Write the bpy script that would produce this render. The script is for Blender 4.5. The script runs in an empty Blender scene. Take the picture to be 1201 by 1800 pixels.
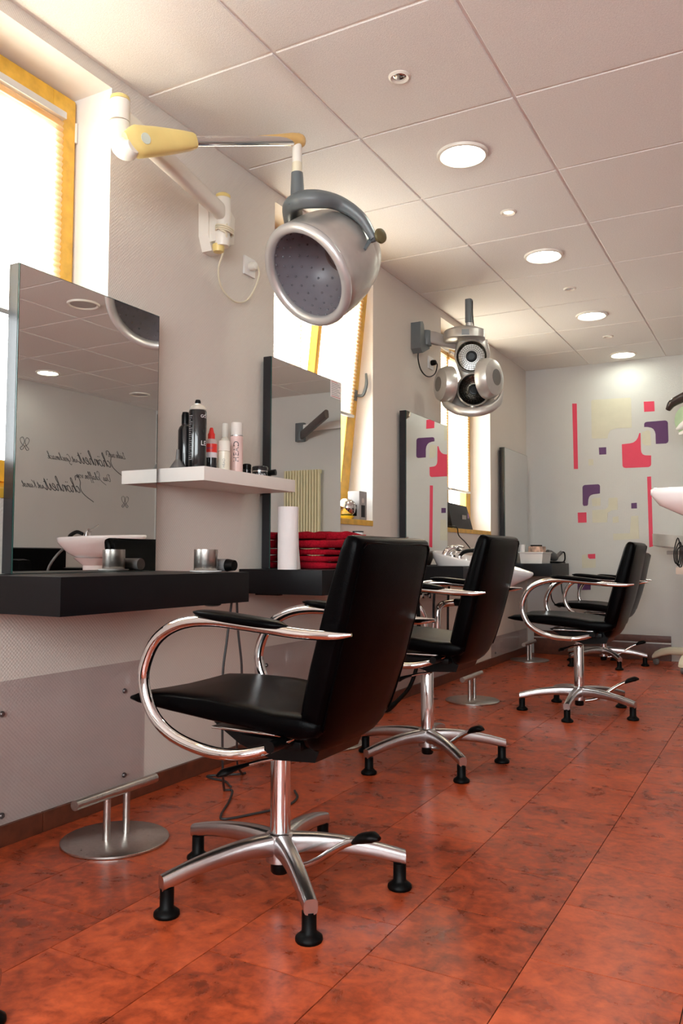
import bpy, bmesh, math, random
from mathutils import Vector, Matrix
random.seed(7)
SC = bpy.context.scene
COL = SC.collection
PI = math.pi

# ------------------------------------------------------------------ camera
CAM = Vector((1.99734, -2.15442, 0.83609))
YAW, PITCH, ROLL, FPX = 0.49972, 0.05389, 0.00405, 1429.71
fw = Vector((-math.sin(YAW)*math.cos(PITCH), math.cos(YAW)*math.cos(PITCH), math.sin(PITCH)))
rt = Vector((math.cos(YAW), math.sin(YAW), 0)); up = rt.cross(fw)
rt, up = (math.cos(ROLL)*rt + math.sin(ROLL)*up, -math.sin(ROLL)*rt + math.cos(ROLL)*up)
cd = bpy.data.cameras.new('camera'); cam = bpy.data.objects.new('camera', cd); COL.objects.link(cam)
cd.sensor_fit = 'VERTICAL'; cd.sensor_height = 24.0; cd.lens = FPX*24.0/1800.0
cd.clip_start = 0.02; cd.clip_end = 100
m3 = Matrix((rt, up, -fw)).transposed()
cam.matrix_world = Matrix.Translation(CAM) @ m3.to_4x4()
SC.camera = cam

# ------------------------------------------------------------------ view, world, daylight
vs = SC.view_settings
vs.view_transform = 'Standard'; vs.look = 'None'; vs.gamma = 1.0; vs.use_curve_mapping = False
vs.exposure = 0.6
SKY = 8.5
w = bpy.data.worlds.new('sky'); SC.world = w; w.use_nodes = True
bg = w.node_tree.nodes['Background']
bg.inputs[0].default_value = (0.92, 0.985, 1.0, 1); bg.inputs[1].default_value = SKY
cy = SC.cycles
cy.use_denoising = True
cy.max_bounces = 10; cy.diffuse_bounces = 6; cy.glossy_bounces = 5; cy.transmission_bounces = 6; cy.transparent_max_bounces = 16
cy.sample_clamp_indirect = 6.0; cy.caustics_reflective = False; cy.caustics_refractive = False
cy.blur_glossy = 0.5

def portal(name, loc, size, rot):
    l = bpy.data.lights.new(name, 'AREA'); l.shape = 'RECTANGLE'; l.size, l.size_y = size
    l.cycles.is_portal = True
    o = bpy.data.objects.new(name, l); COL.objects.link(o); o.location = loc; o.rotation_euler = rot
    return o
WIN = [(-1.17, -0.155), (0.863, 1.862), (2.882, 3.91)]
SILL, HEAD = 1.03, 2.438
for a, b in WIN:
    portal('window_daylight', (-0.33, (a+b)/2, (SILL+HEAD)/2), (HEAD-SILL, b-a), (0, -PI/2, 0))
FILL_OPENING = (0.7, 4.2, .85, 2.40)            # unseen opening added behind the camera for fill daylight: x0, x1, z0, z1
portal('fill_opening_daylight', ((FILL_OPENING[0]+FILL_OPENING[1])/2, -4.38, (FILL_OPENING[2]+FILL_OPENING[3])/2), (FILL_OPENING[1]-FILL_OPENING[0], FILL_OPENING[3]-FILL_OPENING[2]), (PI/2, 0, 0))

# ------------------------------------------------------------------ materials
MATS = {}
def nt(name):
    m = bpy.data.materials.new(name); m.use_nodes = True
    return m, m.node_tree.nodes, m.node_tree.links, m.node_tree.nodes['Principled BSDF']
def mat(name, col, rough=0.5, metal=0.0, var=0.05, scale=12.0, bump=0.0, bscale=300.0, spec=0.5, emit=0.0, coat=0.0, rvar=0.0, alpha=None):
    if name in MATS: return MATS[name]
    m, N, L, P = nt(name)
    tc = N.new('ShaderNodeTexCoord')
    nz = N.new('ShaderNodeTexNoise'); nz.inputs['Scale'].default_value = scale; nz.inputs['Detail'].default_value = 3
    L.new(tc.outputs['Object'], nz.inputs['Vector'])
    rp = N.new('ShaderNodeValToRGB')
    rp.color_ramp.elements[0].color = [c*(1-var) for c in col]+[1]; rp.color_ramp.elements[0].position = .3
    rp.color_ramp.elements[1].color = [min(1, c*(1+var)) for c in col]+[1]; rp.color_ramp.elements[1].position = .7
    L.new(nz.outputs['Fac'], rp.inputs[0]); L.new(rp.outputs[0], P.inputs['Base Color'])
    P.inputs['Roughness'].default_value = rough; P.inputs['Metallic'].default_value = metal
    P.inputs['Specular IOR Level'].default_value = spec
    P.inputs['Coat Weight'].default_value = coat
    if emit:
        P.inputs['Emission Color'].default_value = list(col)+[1]; P.inputs['Emission Strength'].default_value = emit
    if rvar:
        mr = N.new('ShaderNodeMapRange'); mr.inputs[3].default_value = rough-rvar; mr.inputs[4].default_value = rough+rvar
        L.new(nz.outputs['Fac'], mr.inputs[0]); L.new(mr.outputs[0], P.inputs['Roughness'])
    if bump:
        n2 = N.new('ShaderNodeTexNoise'); n2.inputs['Scale'].default_value = bscale; n2.inputs['Detail'].default_value = 2
        L.new(tc.outputs['Object'], n2.inputs['Vector'])
        b = N.new('ShaderNodeBump'); b.inputs['Strength'].default_value = bump; b.inputs['Distance'].default_value = .002
        L.new(n2.outputs['Fac'], b.inputs['Height']); L.new(b.outputs[0], P.inputs['Normal'])
    MATS[name] = m
    return m

def woven(name, col, s=260.0, strength=.35):
    """painted glass-fibre wallpaper: a fine raised weave"""
    m, N, L, P = nt(name)
    tc = N.new('ShaderNodeTexCoord'); nz = N.new('ShaderNodeTexNoise'); nz.inputs['Scale'].default_value = 2.5; nz.inputs['Detail'].default_value = 4
    L.new(tc.outputs['Object'], nz.inputs['Vector'])
    rp = N.new('ShaderNodeValToRGB')
    rp.color_ramp.elements[0].color = [c*.95 for c in col]+[1]; rp.color_ramp.elements[1].color = [c*1.04 for c in col]+[1]
    L.new(nz.outputs['Fac'], rp.inputs[0]); L.new(rp.outputs[0], P.inputs['Base Color'])
    P.inputs['Roughness'].default_value = .62; P.inputs['Specular IOR Level'].default_value = .3
    sep = N.new('ShaderNodeSeparateXYZ'); L.new(tc.outputs['Object'], sep.inputs[0])
    add = N.new('ShaderNodeMath'); add.operation = 'ADD'; L.new(sep.outputs[0], add.inputs[0]); L.new(sep.outputs[1], add.inputs[1])
    def sn(src):
        a = N.new('ShaderNodeMath'); a.operation = 'MULTIPLY'; a.inputs[1].default_value = s*2; L.new(src, a.inputs[0])
        b = N.new('ShaderNodeMath'); b.operation = 'SINE'; L.new(a.outputs[0], b.inputs[0]); return b.outputs[0]
    mu = N.new('ShaderNodeMath'); mu.operation = 'MULTIPLY'; L.new(sn(add.outputs[0]), mu.inputs[0]); L.new(sn(sep.outputs[2]), mu.inputs[1])
    n3 = N.new('ShaderNodeTexNoise'); n3.inputs['Scale'].default_value = 420; L.new(tc.outputs['Object'], n3.inputs['Vector'])
    ad = N.new('ShaderNodeMath'); ad.operation = 'ADD'; L.new(mu.outputs[0], ad.inputs[0]); L.new(n3.outputs['Fac'], ad.inputs[1])
    b = N.new('ShaderNodeBump'); b.inputs['Strength'].default_value = strength; b.inputs['Distance'].default_value = .0012
    L.new(ad.outputs[0], b.inputs['Height']); L.new(b.outputs[0], P.inputs['Normal'])
    return m

def lino(name, bright=1.0):
    """marbled red-orange linoleum"""
    m, N, L, P = nt(name)
    tc = N.new('ShaderNodeTexCoord'); oi = N.new('ShaderNodeObjectInfo')
    mp = N.new('ShaderNodeVectorMath'); mp.operation = 'ADD'
    sc = N.new('ShaderNodeVectorMath'); sc.operation = 'SCALE'; sc.inputs[0].default_value = (37, 91, 13)
    L.new(oi.outputs['Random'], sc.inputs['Scale']); L.new(tc.outputs['Object'], mp.inputs[0]); L.new(sc.outputs[0], mp.inputs[1])
    def nz(sc, de, ro, di):
        n = N.new('ShaderNodeTexNoise'); n.inputs['Scale'].default_value = sc; n.inputs['Detail'].default_value = de
        n.inputs['Roughness'].default_value = ro; n.inputs['Distortion'].default_value = di
        L.new(mp.outputs[0], n.inputs['Vector']); return n
    n1 = nz(13, 8, .62, .6); n2 = nz(44, 5, .6, .3)
    a1 = N.new('ShaderNodeMath'); a1.operation = 'MULTIPLY'; a1.inputs[1].default_value = .62; L.new(n1.outputs['Fac'], a1.inputs[0])
    ad = N.new('ShaderNodeMath'); ad.operation = 'MULTIPLY_ADD'; ad.inputs[1].default_value = .38; L.new(n2.outputs['Fac'], ad.inputs[0]); L.new(a1.outputs[0], ad.inputs[2])
    rr = N.new('ShaderNodeMath'); rr.operation = 'MULTIPLY_ADD'; rr.inputs[1].default_value = .09; L.new(oi.outputs['Random'], rr.inputs[0]); L.new(ad.outputs[0], rr.inputs[2])
    rp = N.new('ShaderNodeValToRGB'); e = rp.color_ramp.elements
    e[0].position = .395; e[0].color = (.165*bright, .030*bright, .012*bright, 1)
    e[1].position = .70; e[1].color = (.57*bright, .102*bright, .033*bright, 1)
    q = e.new(.495); q.color = (.30*bright, .048*bright, .017*bright, 1)
    q = e.new(.57); q.color = (.42*bright, .070*bright, .023*bright, 1)
    L.new(rr.outputs[0], rp.inputs[0]); L.new(rp.outputs[0], P.inputs['Base Color'])
    mr = N.new('ShaderNodeMapRange'); mr.inputs[3].default_value = .22; mr.inputs[4].default_value = .36
    L.new(n1.outputs['Fac'], mr.inputs[0]); L.new(mr.outputs[0], P.inputs['Roughness'])
    P.inputs['Specular IOR Level'].default_value = .33
    b = N.new('ShaderNodeBump'); b.inputs['Strength'].default_value = .03; b.inputs['Distance'].default_value = .002
    L.new(n1.outputs['Fac'], b.inputs['Height']); L.new(b.outputs[0], P.inputs['Normal'])
    return m

def glassy(name, col=(1, 1, 1), gloss=.07, rough=0.02, body=None, bodyf=0.0):
    m, N, L, P = nt(name); N.remove(P); out = N['Material Output']
    tr = N.new('ShaderNodeBsdfTransparent'); tr.inputs[0].default_value = list(col)+[1]
    gl = N.new('ShaderNodeBsdfGlossy'); gl.inputs['Roughness'].default_value = rough
    fr = N.new('ShaderNodeLayerWeight'); fr.inputs['Blend'].default_value = gloss
    mx = N.new('ShaderNodeMixShader'); L.new(fr.outputs['Facing'], mx.inputs[0]); L.new(tr.outputs[0], mx.inputs[1]); L.new(gl.outputs[0], mx.inputs[2])
    last = mx
    if body:
        df = N.new('ShaderNodeBsdfDiffuse'); df.inputs[0].default_value = list(body)+[1]
        nz = N.new('ShaderNodeTexNoise'); nz.inputs['Scale'].default_value = 6
        mr = N.new('ShaderNodeMapRange'); mr.inputs[3].default_value = bodyf*.6; mr.inputs[4].default_value = bodyf*1.4; L.new(nz.outputs['Fac'], mr.inputs[0])
        m2 = N.new('ShaderNodeMixShader'); L.new(mr.outputs[0], m2.inputs[0]); L.new(mx.outputs[0], m2.inputs[1]); L.new(df.outputs[0], m2.inputs[2]); last = m2
    L.new(last.outputs[0], out.inputs[0])
    return m

def blindmat():
    m, N, L, P = nt('pleated_blind_fabric'); N.remove(P); out = N['Material Output']
    tc = N.new('ShaderNodeTexCoord'); nz = N.new('ShaderNodeTexNoise'); nz.inputs['Scale'].default_value = 9; nz.inputs['Detail'].default_value = 4
    mpn = N.new('ShaderNodeMapping'); mpn.inputs['Scale'].default_value = (1, 1, 3.0)
    L.new(tc.outputs['Object'], mpn.inputs[0]); L.new(mpn.outputs[0], nz.inputs['Vector'])
    rp = N.new('ShaderNodeValToRGB'); rp.color_ramp.elements[0].color = (1, .76, .46, 1); rp.color_ramp.elements[1].color = (1, .90, .72, 1)
    rp.color_ramp.elements[0].position = .35; rp.color_ramp.elements[1].position = .65
    L.new(nz.outputs['Fac'], rp.inputs[0])
    tl = N.new('ShaderNodeBsdfTranslucent'); df = N.new('ShaderNodeBsdfDiffuse'); tr = N.new('ShaderNodeBsdfTransparent')
    L.new(rp.outputs[0], tl.inputs[0]); L.new(rp.outputs[0], df.inputs[0])
    m1 = N.new('ShaderNodeMixShader'); m1.inputs[0].default_value = .35; L.new(tl.outputs[0], m1.inputs[1]); L.new(df.outputs[0], m1.inputs[2])
    m2 = N.new('ShaderNodeMixShader'); m2.inputs[0].default_value = .26; L.new(m1.outputs[0], m2.inputs[1]); L.new(tr.outputs[0], m2.inputs[2])
    L.new(m2.outputs[0], out.inputs[0])
    return m

WALL = woven('white_woven_wallpaper', (.68, .625, .565))
GREYWALL = woven('grey_woven_wallpaper', (.62, .61, .585))
PLASTER = mat('white_reveal_plaster', (.82, .80, .78), .7, var=.02, bump=.1)
RIGHTW = woven('right_wall_paint', (.56, .54, .53), strength=.15)
CEIL = mat('ceiling_tile_fibre', (.785, .775, .755), .85, var=.06, scale=170, bump=.6, bscale=260)
GRID = mat('ceiling_grid_white', (.85, .82, .80), .5, var=.02)
FLOORM = lino('red_marbled_linoleum', 1.08)
JOINT = mat('dark_floor_joint', (.035, .012, .008), .7)
WOOD = mat('dark_red_wood_skirting', (.11, .030, .014), .42, var=.25, scale=30)
CHROME = mat('polished_chrome', (.74, .73, .73), .07, 1.0, var=.02)
ALU = mat('satin_aluminium', (.58, .565, .57), .26, 1.0, var=.04, scale=60)
STEEL = mat('brushed_stainless_steel', (.56, .53, .50), .30, 1.0, var=.08, scale=90, rvar=.06)
BLACKL = mat('black_leather', (.0008, .0006, .0008), .28, var=.2, scale=40, bump=.2, bscale=420, spec=.10)
BLACKL.node_tree.nodes['Principled BSDF'].inputs['IOR'].default_value = 1.30
BLACKP = mat('black_plastic', (.002, .002, .0022), .32, var=.1, spec=.2)
RUBBER = mat('black_rubber', (.0012, .0012, .0012), .45, var=.15, spec=.12)
DESKM = mat('black_laminate', (.0035, .003, .004), .42, spec=.22, var=.15, scale=80, bump=.05)
MIRROR = mat('mirror_silver', (.80, .80, .785), .0, 1.0, var=.004, scale=2)
GREYPL = mat('blue_grey_plastic', (.125, .145, .155), .38, var=.05)
SILVERP = mat('silver_lacquer', (.55, .53, .50), .32, .65, var=.04, scale=30)
SILVERL = mat('light_silver_lacquer', (.62, .62, .62), .32, .55, var=.03)
CREAM = mat('cream_plastic', (.72, .66, .50), .38, var=.03)
CREAMW = mat('white_cream_plastic', (.78, .75, .68), .33, var=.03)
YELLOWP = mat('pale_yellow_plastic', (.76, .60, .22), .38, var=.05)
YELLOWF = mat('yellow_varnished_wood', (.68, .39, .045), .34, var=.16, scale=22)
WHITEP = mat('white_plastic', (.80, .79, .77), .4, var=.02)
SHELFM = mat('white_shelf_laminate', (.80, .75, .70), .45, var=.02)
CERAMIC = mat('white_glazed_ceramic', (.80, .76, .75), .12, var=.01, coat=.4)
REDTOWEL = mat('red_terry_towel', (.36, .006, .018), .95, var=.3, scale=140, bump=1.0, bscale=500, spec=.1)
PAPER = mat('white_paper', (.80, .75, .74), .8, var=.03, bump=.3, bscale=240)
GLASS = glassy('window_glass')
ACRYL = glassy('clear_acrylic_sheet', (.97, .955, .96), gloss=.08, rough=.09, body=(.45, .39, .41), bodyf=.07)
BLIND = blindmat()
LENS = mat('lit_lamp_lens', (.94, 1.0, .86), .4, var=0, emit=24.0)
LENSOFF = mat('unlit_lamp_lens', (.45, .42, .40), .3, var=.05)
RINGW = mat('white_lamp_ring', (.78, .74, .66), .35, var=.03)

# ------------------------------------------------------------------ geometry helpers
def wloc(p):
    v = Vector((0, 0, 0))
    while p is not None: v = v + p.location; p = p.parent
    return v
def mk(name, verts, faces, m, parent=None, smooth=False, loc=None, angle=None, abs_=True):
    """verts in world space (abs_) are re-based on the parent; loc: origin of a top-level mesh"""
    base = wloc(parent) if (parent is not None and abs_) else Vector((0, 0, 0))
    if loc is not None: base = base + Vector(loc) if parent is None else base
    me = bpy.data.meshes.new(name)
    me.from_pydata([tuple(Vector(v)-base) for v in verts], [], faces)
    bm = bmesh.new(); bm.from_mesh(me); bmesh.ops.recalc_face_normals(bm, faces=bm.faces); bm.to_mesh(me); bm.free()
    if smooth:
        for p in me.polygons: p.use_smooth = True
        me.set_sharp_from_angle(angle=angle if angle else math.radians(40))
    for mm in (m if isinstance(m, (list, tuple)) else [m]): me.materials.append(mm)
    o = bpy.data.objects.new(name, me); COL.objects.link(o); o.parent = parent
    if loc is not None and parent is None: o.location = loc
    return o
def boxd(lo, hi, bev=0.0, seg=2):
    bm = bmesh.new(); bmesh.ops.create_cube(bm, size=1)
    for v in bm.verts: v.co = Vector([(lo[i]+hi[i])/2 + v.co[i]*(hi[i]-lo[i]) for i in range(3)])
    if bev: bmesh.ops.bevel(bm, geom=bm.edges[:], offset=bev, segments=seg, profile=.7, affect='EDGES')
    bm.verts.ensure_lookup_table(); bm.verts.index_update()
    V = [tuple(v.co) for v in bm.verts]; F = [[v.index for v in f.verts] for f in bm.faces]; bm.free()
    return V, F
def join(*vf):
    V, F = [], []
    for v, f in vf:
        k = len(V); V += list(v); F += [[i+k for i in q] for q in f]
    return V, F
def box(name, lo, hi, m, parent=None, bev=0.0, **k):
    V, F = boxd(lo, hi, bev); return mk(name, V, F, m, parent, smooth=bool(bev), **k)
def frame_of(d):
    d = Vector(d).normalized(); a = Vector((0, 0, 1)) if abs(d.z) < .95 else Vector((1, 0, 0))
    s = a.cross(d).normalized(); return s, d.cross(s).normalized(), d
def smooth_path(pts, n=8, closed=False):
    P = [Vector(p) for p in pts]; out = []; N = len(P)
    rng = range(N if closed else N-1)
    for i in rng:
        p0 = P[i-1] if (i > 0 or closed) else P[0]*2-P[1]
        p1 = P[i]; p2 = P[(i+1) % N]; p3 = P[(i+2) % N] if (i+2 < N or closed) else P[-1]*2-P[-2]
        for k in range(n):
            t = k/n; out.append(.5*((2*p1)+(p2-p0)*t+(2*p0-5*p1+4*p2-p3)*t*t+(3*p1-p0-3*p2+p3)*t**3))
    if not closed: out.append(P[-1])
    return out
def lerp_list(r, n):
    if not isinstance(r, (list, tuple)): return [r]*n
    o = []
    for i in range(n):
        f = i/(n-1)*(len(r)-1); a = min(int(f), len(r)-2); o.append(r[a]+(r[a+1]-r[a])*(f-a))
    return o
def tubed(pts, r, seg=10, smooth=0, closed=False, flat=1.0, side=None, exp=2.0):
    """sweep; flat scales the section along the second axis; side: fixed first axis"""
    P = smooth_path(pts, smooth, closed) if smooth else [Vector(p) for p in pts]
    n = len(P); R = lerp_list(r, n); FL = lerp_list(flat, n); V, F = [], []; s = None
    for i, p in enumerate(P):
        a = P[i-1] if (i > 0 or closed) else P[i]; b = P[(i+1) % n] if (i < n-1 or closed) else P[i]
        d = (b-a).normalized()
        if side is not None:
            s = Vector(side); s = (s-d*s.dot(d)).normalized()
        elif s is None: s = frame_of(d)[0]
        else: s = (s-d*s.dot(d)).normalized()
        t = d.cross(s)
        for k in range(seg):
            th = 2*PI*k/seg; c, sn = math.cos(th), math.sin(th)
            if exp != 2.0: c = math.copysign(abs(c)**(2/exp), c); sn = math.copysign(abs(sn)**(2/exp), sn)
            V.append(tuple(p+s*(R[i]*c)+t*(R[i]*FL[i]*sn)))
    for i in range(n if closed else n-1):
        j = (i+1) % n
        for k in range(seg): F.append([i*seg+k, i*seg+(k+1) % seg, j*seg+(k+1) % seg, j*seg+k])
    if not closed: F += [list(range(seg)), list(range((n-1)*seg, n*seg))]
    return V, F
def tube(name, pts, r, m, parent=None, seg=10, smooth=0, closed=False, flat=1.0, side=None, exp=2.0, **k):
    V, F = tubed(pts, r, seg, smooth, closed, flat, side, exp); return mk(name, V, F, m, parent, smooth=True, **k)
def lathed(prof, c=(0, 0, 0), axis=(0, 0, 1), seg=32, yaw=0.0, cap=True):
    """profile [(radius, height)]"""
    s, t, d = frame_of(axis); c = Vector(c); V, F = [], []; rows = []
    for r, h in prof:
        if r < 1e-6: rows.append([len(V)]); V.append(tuple(c+d*h)); continue
        row = []
        for k in range(seg):
            th = 2*PI*k/seg+yaw; row.append(len(V)); V.append(tuple(c+d*h+s*(r*math.cos(th))+t*(r*math.sin(th))))
        rows.append(row)
    for a, b in zip(rows, rows[1:]):
        for k in range(seg):
            q = [a[k % len(a)], a[(k+1) % len(a)], b[(k+1) % len(b)], b[k % len(b)]]
            u = []
            for i in q:
                if i not in u: u.append(i)
            if len(u) >= 3: F.append(u)
    if cap and len(rows[0]) > 1: F.append(rows[0])
    if cap and len(rows[-1]) > 1: F.append(rows[-1])
    return V, F
def lathe(name, prof, m, parent=None, c=(0, 0, 0), axis=(0, 0, 1), seg=32, angle=None, cap=True, **k):
    V, F = lathed(prof, c, axis, seg, cap=cap); return mk(name, V, F, m, parent, smooth=True, angle=angle, **k)
def prismd(poly, f0, f1):
    """f0, f1: map a 2D point to the two faces"""
    n = len(poly); V = [f0(*q) for q in poly]+[f1(*q) for q in poly]
    F = [list(range(n)), list(range(n, 2*n))]+[[i, (i+1) % n, n+(i+1) % n, n+i] for i in range(n)]
    return V, F
def prism(name, poly, f0, f1, m, parent=None, smooth=False, **k):
    V, F = prismd(poly, f0, f1); return mk(name, V, F, m, parent, smooth=smooth, **k)
def loftd(rings, cap=True):
    n = len(rings[0]); V = [tuple(v) for r in rings for v in r]; F = []
    for i in range(len(rings)-1):
        for k in range(n): F.append([i*n+k, i*n+(k+1) % n, (i+1)*n+(k+1) % n, (i+1)*n+k])
    if cap: F += [list(range(n)), list(range((len(rings)-1)*n, len(rings)*n))]
    return V, F
def sring(n, a, b, e):
    o = []
    for k in range(n):
        th = 2*PI*k/n; c, s = math.cos(th), math.sin(th)
        o.append((a*math.copysign(abs(c)**(2/e), c), b*math.copysign(abs(s)**(2/e), s)))
    return o
def thing(name, label, cat, loc=(0, 0, 0), group=None):
    o = bpy.data.objects.new(name, None); COL.objects.link(o); o.location = loc; o.empty_display_size = .05
    o['label'] = label; o['category'] = cat
    if group: o['group'] = group
    return o
def tag(o, label, cat, group=None):
    o['label'] = label; o['category'] = cat
    if group: o['group'] = group
    return o
def struct(o, label=None):
    o['kind'] = 'structure'
    if label: o['label'] = label
    return o
def textmesh(name, body, size, m, parent, place, shear=0.0, space=1.0, depth=0.0):
    """flat lettering; place maps (u, v) to a world point"""
    cu = bpy.data.curves.new(name, 'FONT'); cu.body = body; cu.size = size; cu.shear = shear; cu.space_character = space
    cu.align_x = 'LEFT'; cu.resolution_u = 3
    t = bpy.data.objects.new(name+'_t', cu); COL.objects.link(t)
    bpy.context.view_layer.update()
    me = bpy.data.meshes.new_from_object(t.evaluated_get(bpy.context.evaluated_depsgraph_get()))
    V = [place(v.co.x, v.co.y) for v in me.vertices]; F = [list(p.vertices) for p in me.polygons]
    bpy.data.objects.remove(t); bpy.data.curves.remove(cu); bpy.data.meshes.remove(me)
    return mk(name, V, F, m, parent)

# ------------------------------------------------------------------ the room
X1, Y0, D, H = 4.40, -4.20, 4.914, 2.482
fl = struct(mk('floor', *boxd((-.3, Y0-.2, -.12), (X1+.2, D+.2, -.003)), JOINT), 'red marbled linoleum tile floor')
TW = .3023
def cam_uv(p):
    d = Vector(p)-CAM; z = d.dot(fw)
    return (600.5+FPX*d.dot(rt)/z, 900-FPX*d.dot(up)/z) if z > .05 else (-9999, -9999)
def in_view(pts, mar=15):
    for p in pts:
        u, v = cam_uv(p)
        if -mar < u < 1201+mar and -mar < v < 1800+mar: return True
    return False
tile_me = {}
rest = ([], [])
ix = 0; x0 = .003
xs = [0.0]+[.3+TW*k for k in range(0, 15)]
xs = [x for x in xs if x < X1]+[X1]
for i in range(len(xs)-1):
    a, b = xs[i]+.0012, xs[i+1]-.0012
    off = -.585 if i % 2 == 0 else -.432
    k0 = math.floor((Y0-off)/TW)
    y = off+TW*k0
    while y < D:
        c, d = max(y, Y0)+.0012, min(y+TW, D)-.0012; y += TW
        if d-c < .01: continue
        cx, cyy = (a+b)/2, (c+d)/2
        vis = in_view([(a, c, 0), (b, c, 0), (a, d, 0), (b, d, 0), (cx, cyy, 0)])
        if vis:
            key = (round(b-a, 3), round(d-c, 3))
            lo, hi = (-(b-a)/2, -(d-c)/2, -.003), ((b-a)/2, (d-c)/2, 0)
            if key not in tile_me:
                o = mk('floor_tile', *boxd(lo, hi), FLOORM, fl, abs_=False); tile_me[key] = o.data
            else:
                o = bpy.data.objects.new('floor_tile', tile_me[key]); COL.objects.link(o); o.parent = fl
            o.location = (cx, cyy, 0)
        else:
            V, F = boxd((a, c, -.003), (b, d, 0)); k = len(rest[0]); rest[0].extend(V); rest[1].extend([[q+k for q in f] for f in F])
o = mk('floor_tile_field', rest[0], rest[1], FLOORM, fl); o['kind'] = 'stuff'

ce = struct(mk('ceiling', *boxd((-.3, Y0-.2, H+.006), (X1+.2, D+.2, H+.12)), GRID), 'white suspended tile ceiling')
cxs = [.012]+[.558+.619*k for k in range(0, 7)]
cxs = [x for x in cxs if x < X1-.05]+[X1]
cys = [Y0]+[.625*k for k in range(-6, 8)]+[D]
ct_me = {}
for i in range(len(cxs)-1):
    for j in range(len(cys)-1):
        g = .0055
        a, b, c, d = cxs[i]+g, cxs[i+1]-g, cys[j]+g, cys[j+1]-g
        key = (round(b-a, 3), round(d-c, 3))
        if key not in ct_me:
            o = mk('ceiling_tile', *boxd((-(b-a)/2, -(d-c)/2, 0), ((b-a)/2, (d-c)/2, .010), .003, 1), CEIL, ce, abs_=False); ct_me[key] = o.data
        else:
            o = bpy.data.objects.new('ceiling_tile', ct_me[key]); COL.objects.link(o); o.parent = ce
        o.location = ((a+b)/2, (c+d)/2, H)
# left wall with three window openings: room face papered, reveals plastered
parts = [boxd((-.30, Y0-.2, 0), (0, D+.2, 1.0)), boxd((-.30, Y0-.2, HEAD), (0, D+.2, H+.009))]
edges = [Y0-.2]+[e for wn in WIN for e in wn]+[D+.2]
for k in range(0, len(edges), 2): parts.append(boxd((-.30, edges[k], 1.0), (0, edges[k+1], HEAD)))
wl = mk('wall_left', *join(*parts), [WALL, PLASTER]); struct(wl, 'white papered window wall')
for p in wl.data.polygons:
    p.material_index = 0 if p.normal.x > .5 else 1
wf = struct(mk('wall_far', *boxd((-.3, D, 0), (X1+.2, D+.2, H+.01)), GREYWALL), 'grey papered end wall with painted squares')
wr = struct(mk('wall_right', *boxd((X1, Y0-.2, 0), (X1+.2, D, H+.01)), RIGHTW), 'pale wall with script lettering')
sx0, sx1, sz0, sz1 = FILL_OPENING
wb = struct(mk('wall_back', *join(boxd((0, Y0-.2, 0), (sx0, Y0, H+.01)), boxd((sx1, Y0-.2, 0), (X1, Y0, H+.01)), boxd((sx0, Y0-.2, 0), (sx1, Y0, sz0)), boxd((sx0, Y0-.2, sz1), (sx1, Y0, H+.01))), RIGHTW), 'back wall behind the camera, opening added for fill light')
struct(mk('window_4', *boxd((sx0, Y0-.12, sz0), (sx1, Y0-.112, sz1)), GLASS), 'unseen glazed opening added behind the camera for fill light')  # pane of the made-up opening that balances the daylight
struct(mk('baseboard_left', *join(boxd((0, Y0, 0), (.014, -.392, .060), .003), boxd((0, -.389, 0), (.014, D-.02, .060), .003)), WOOD), 'dark red wooden skirting')
bf = struct(box('baseboard_far', (0.06, D-.022, 0), (1.172, D, .135), WOOD, bev=.002), 'tall dark wooden skirting of end wall')
box('metal_strip', (0.06, D-.027, .136), (1.172, D, .146), STEEL, bf)
box('upper_board', (0.06, D-.018, .147), (1.172, D, .200), WOOD, bf, bev=.002)

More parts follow.
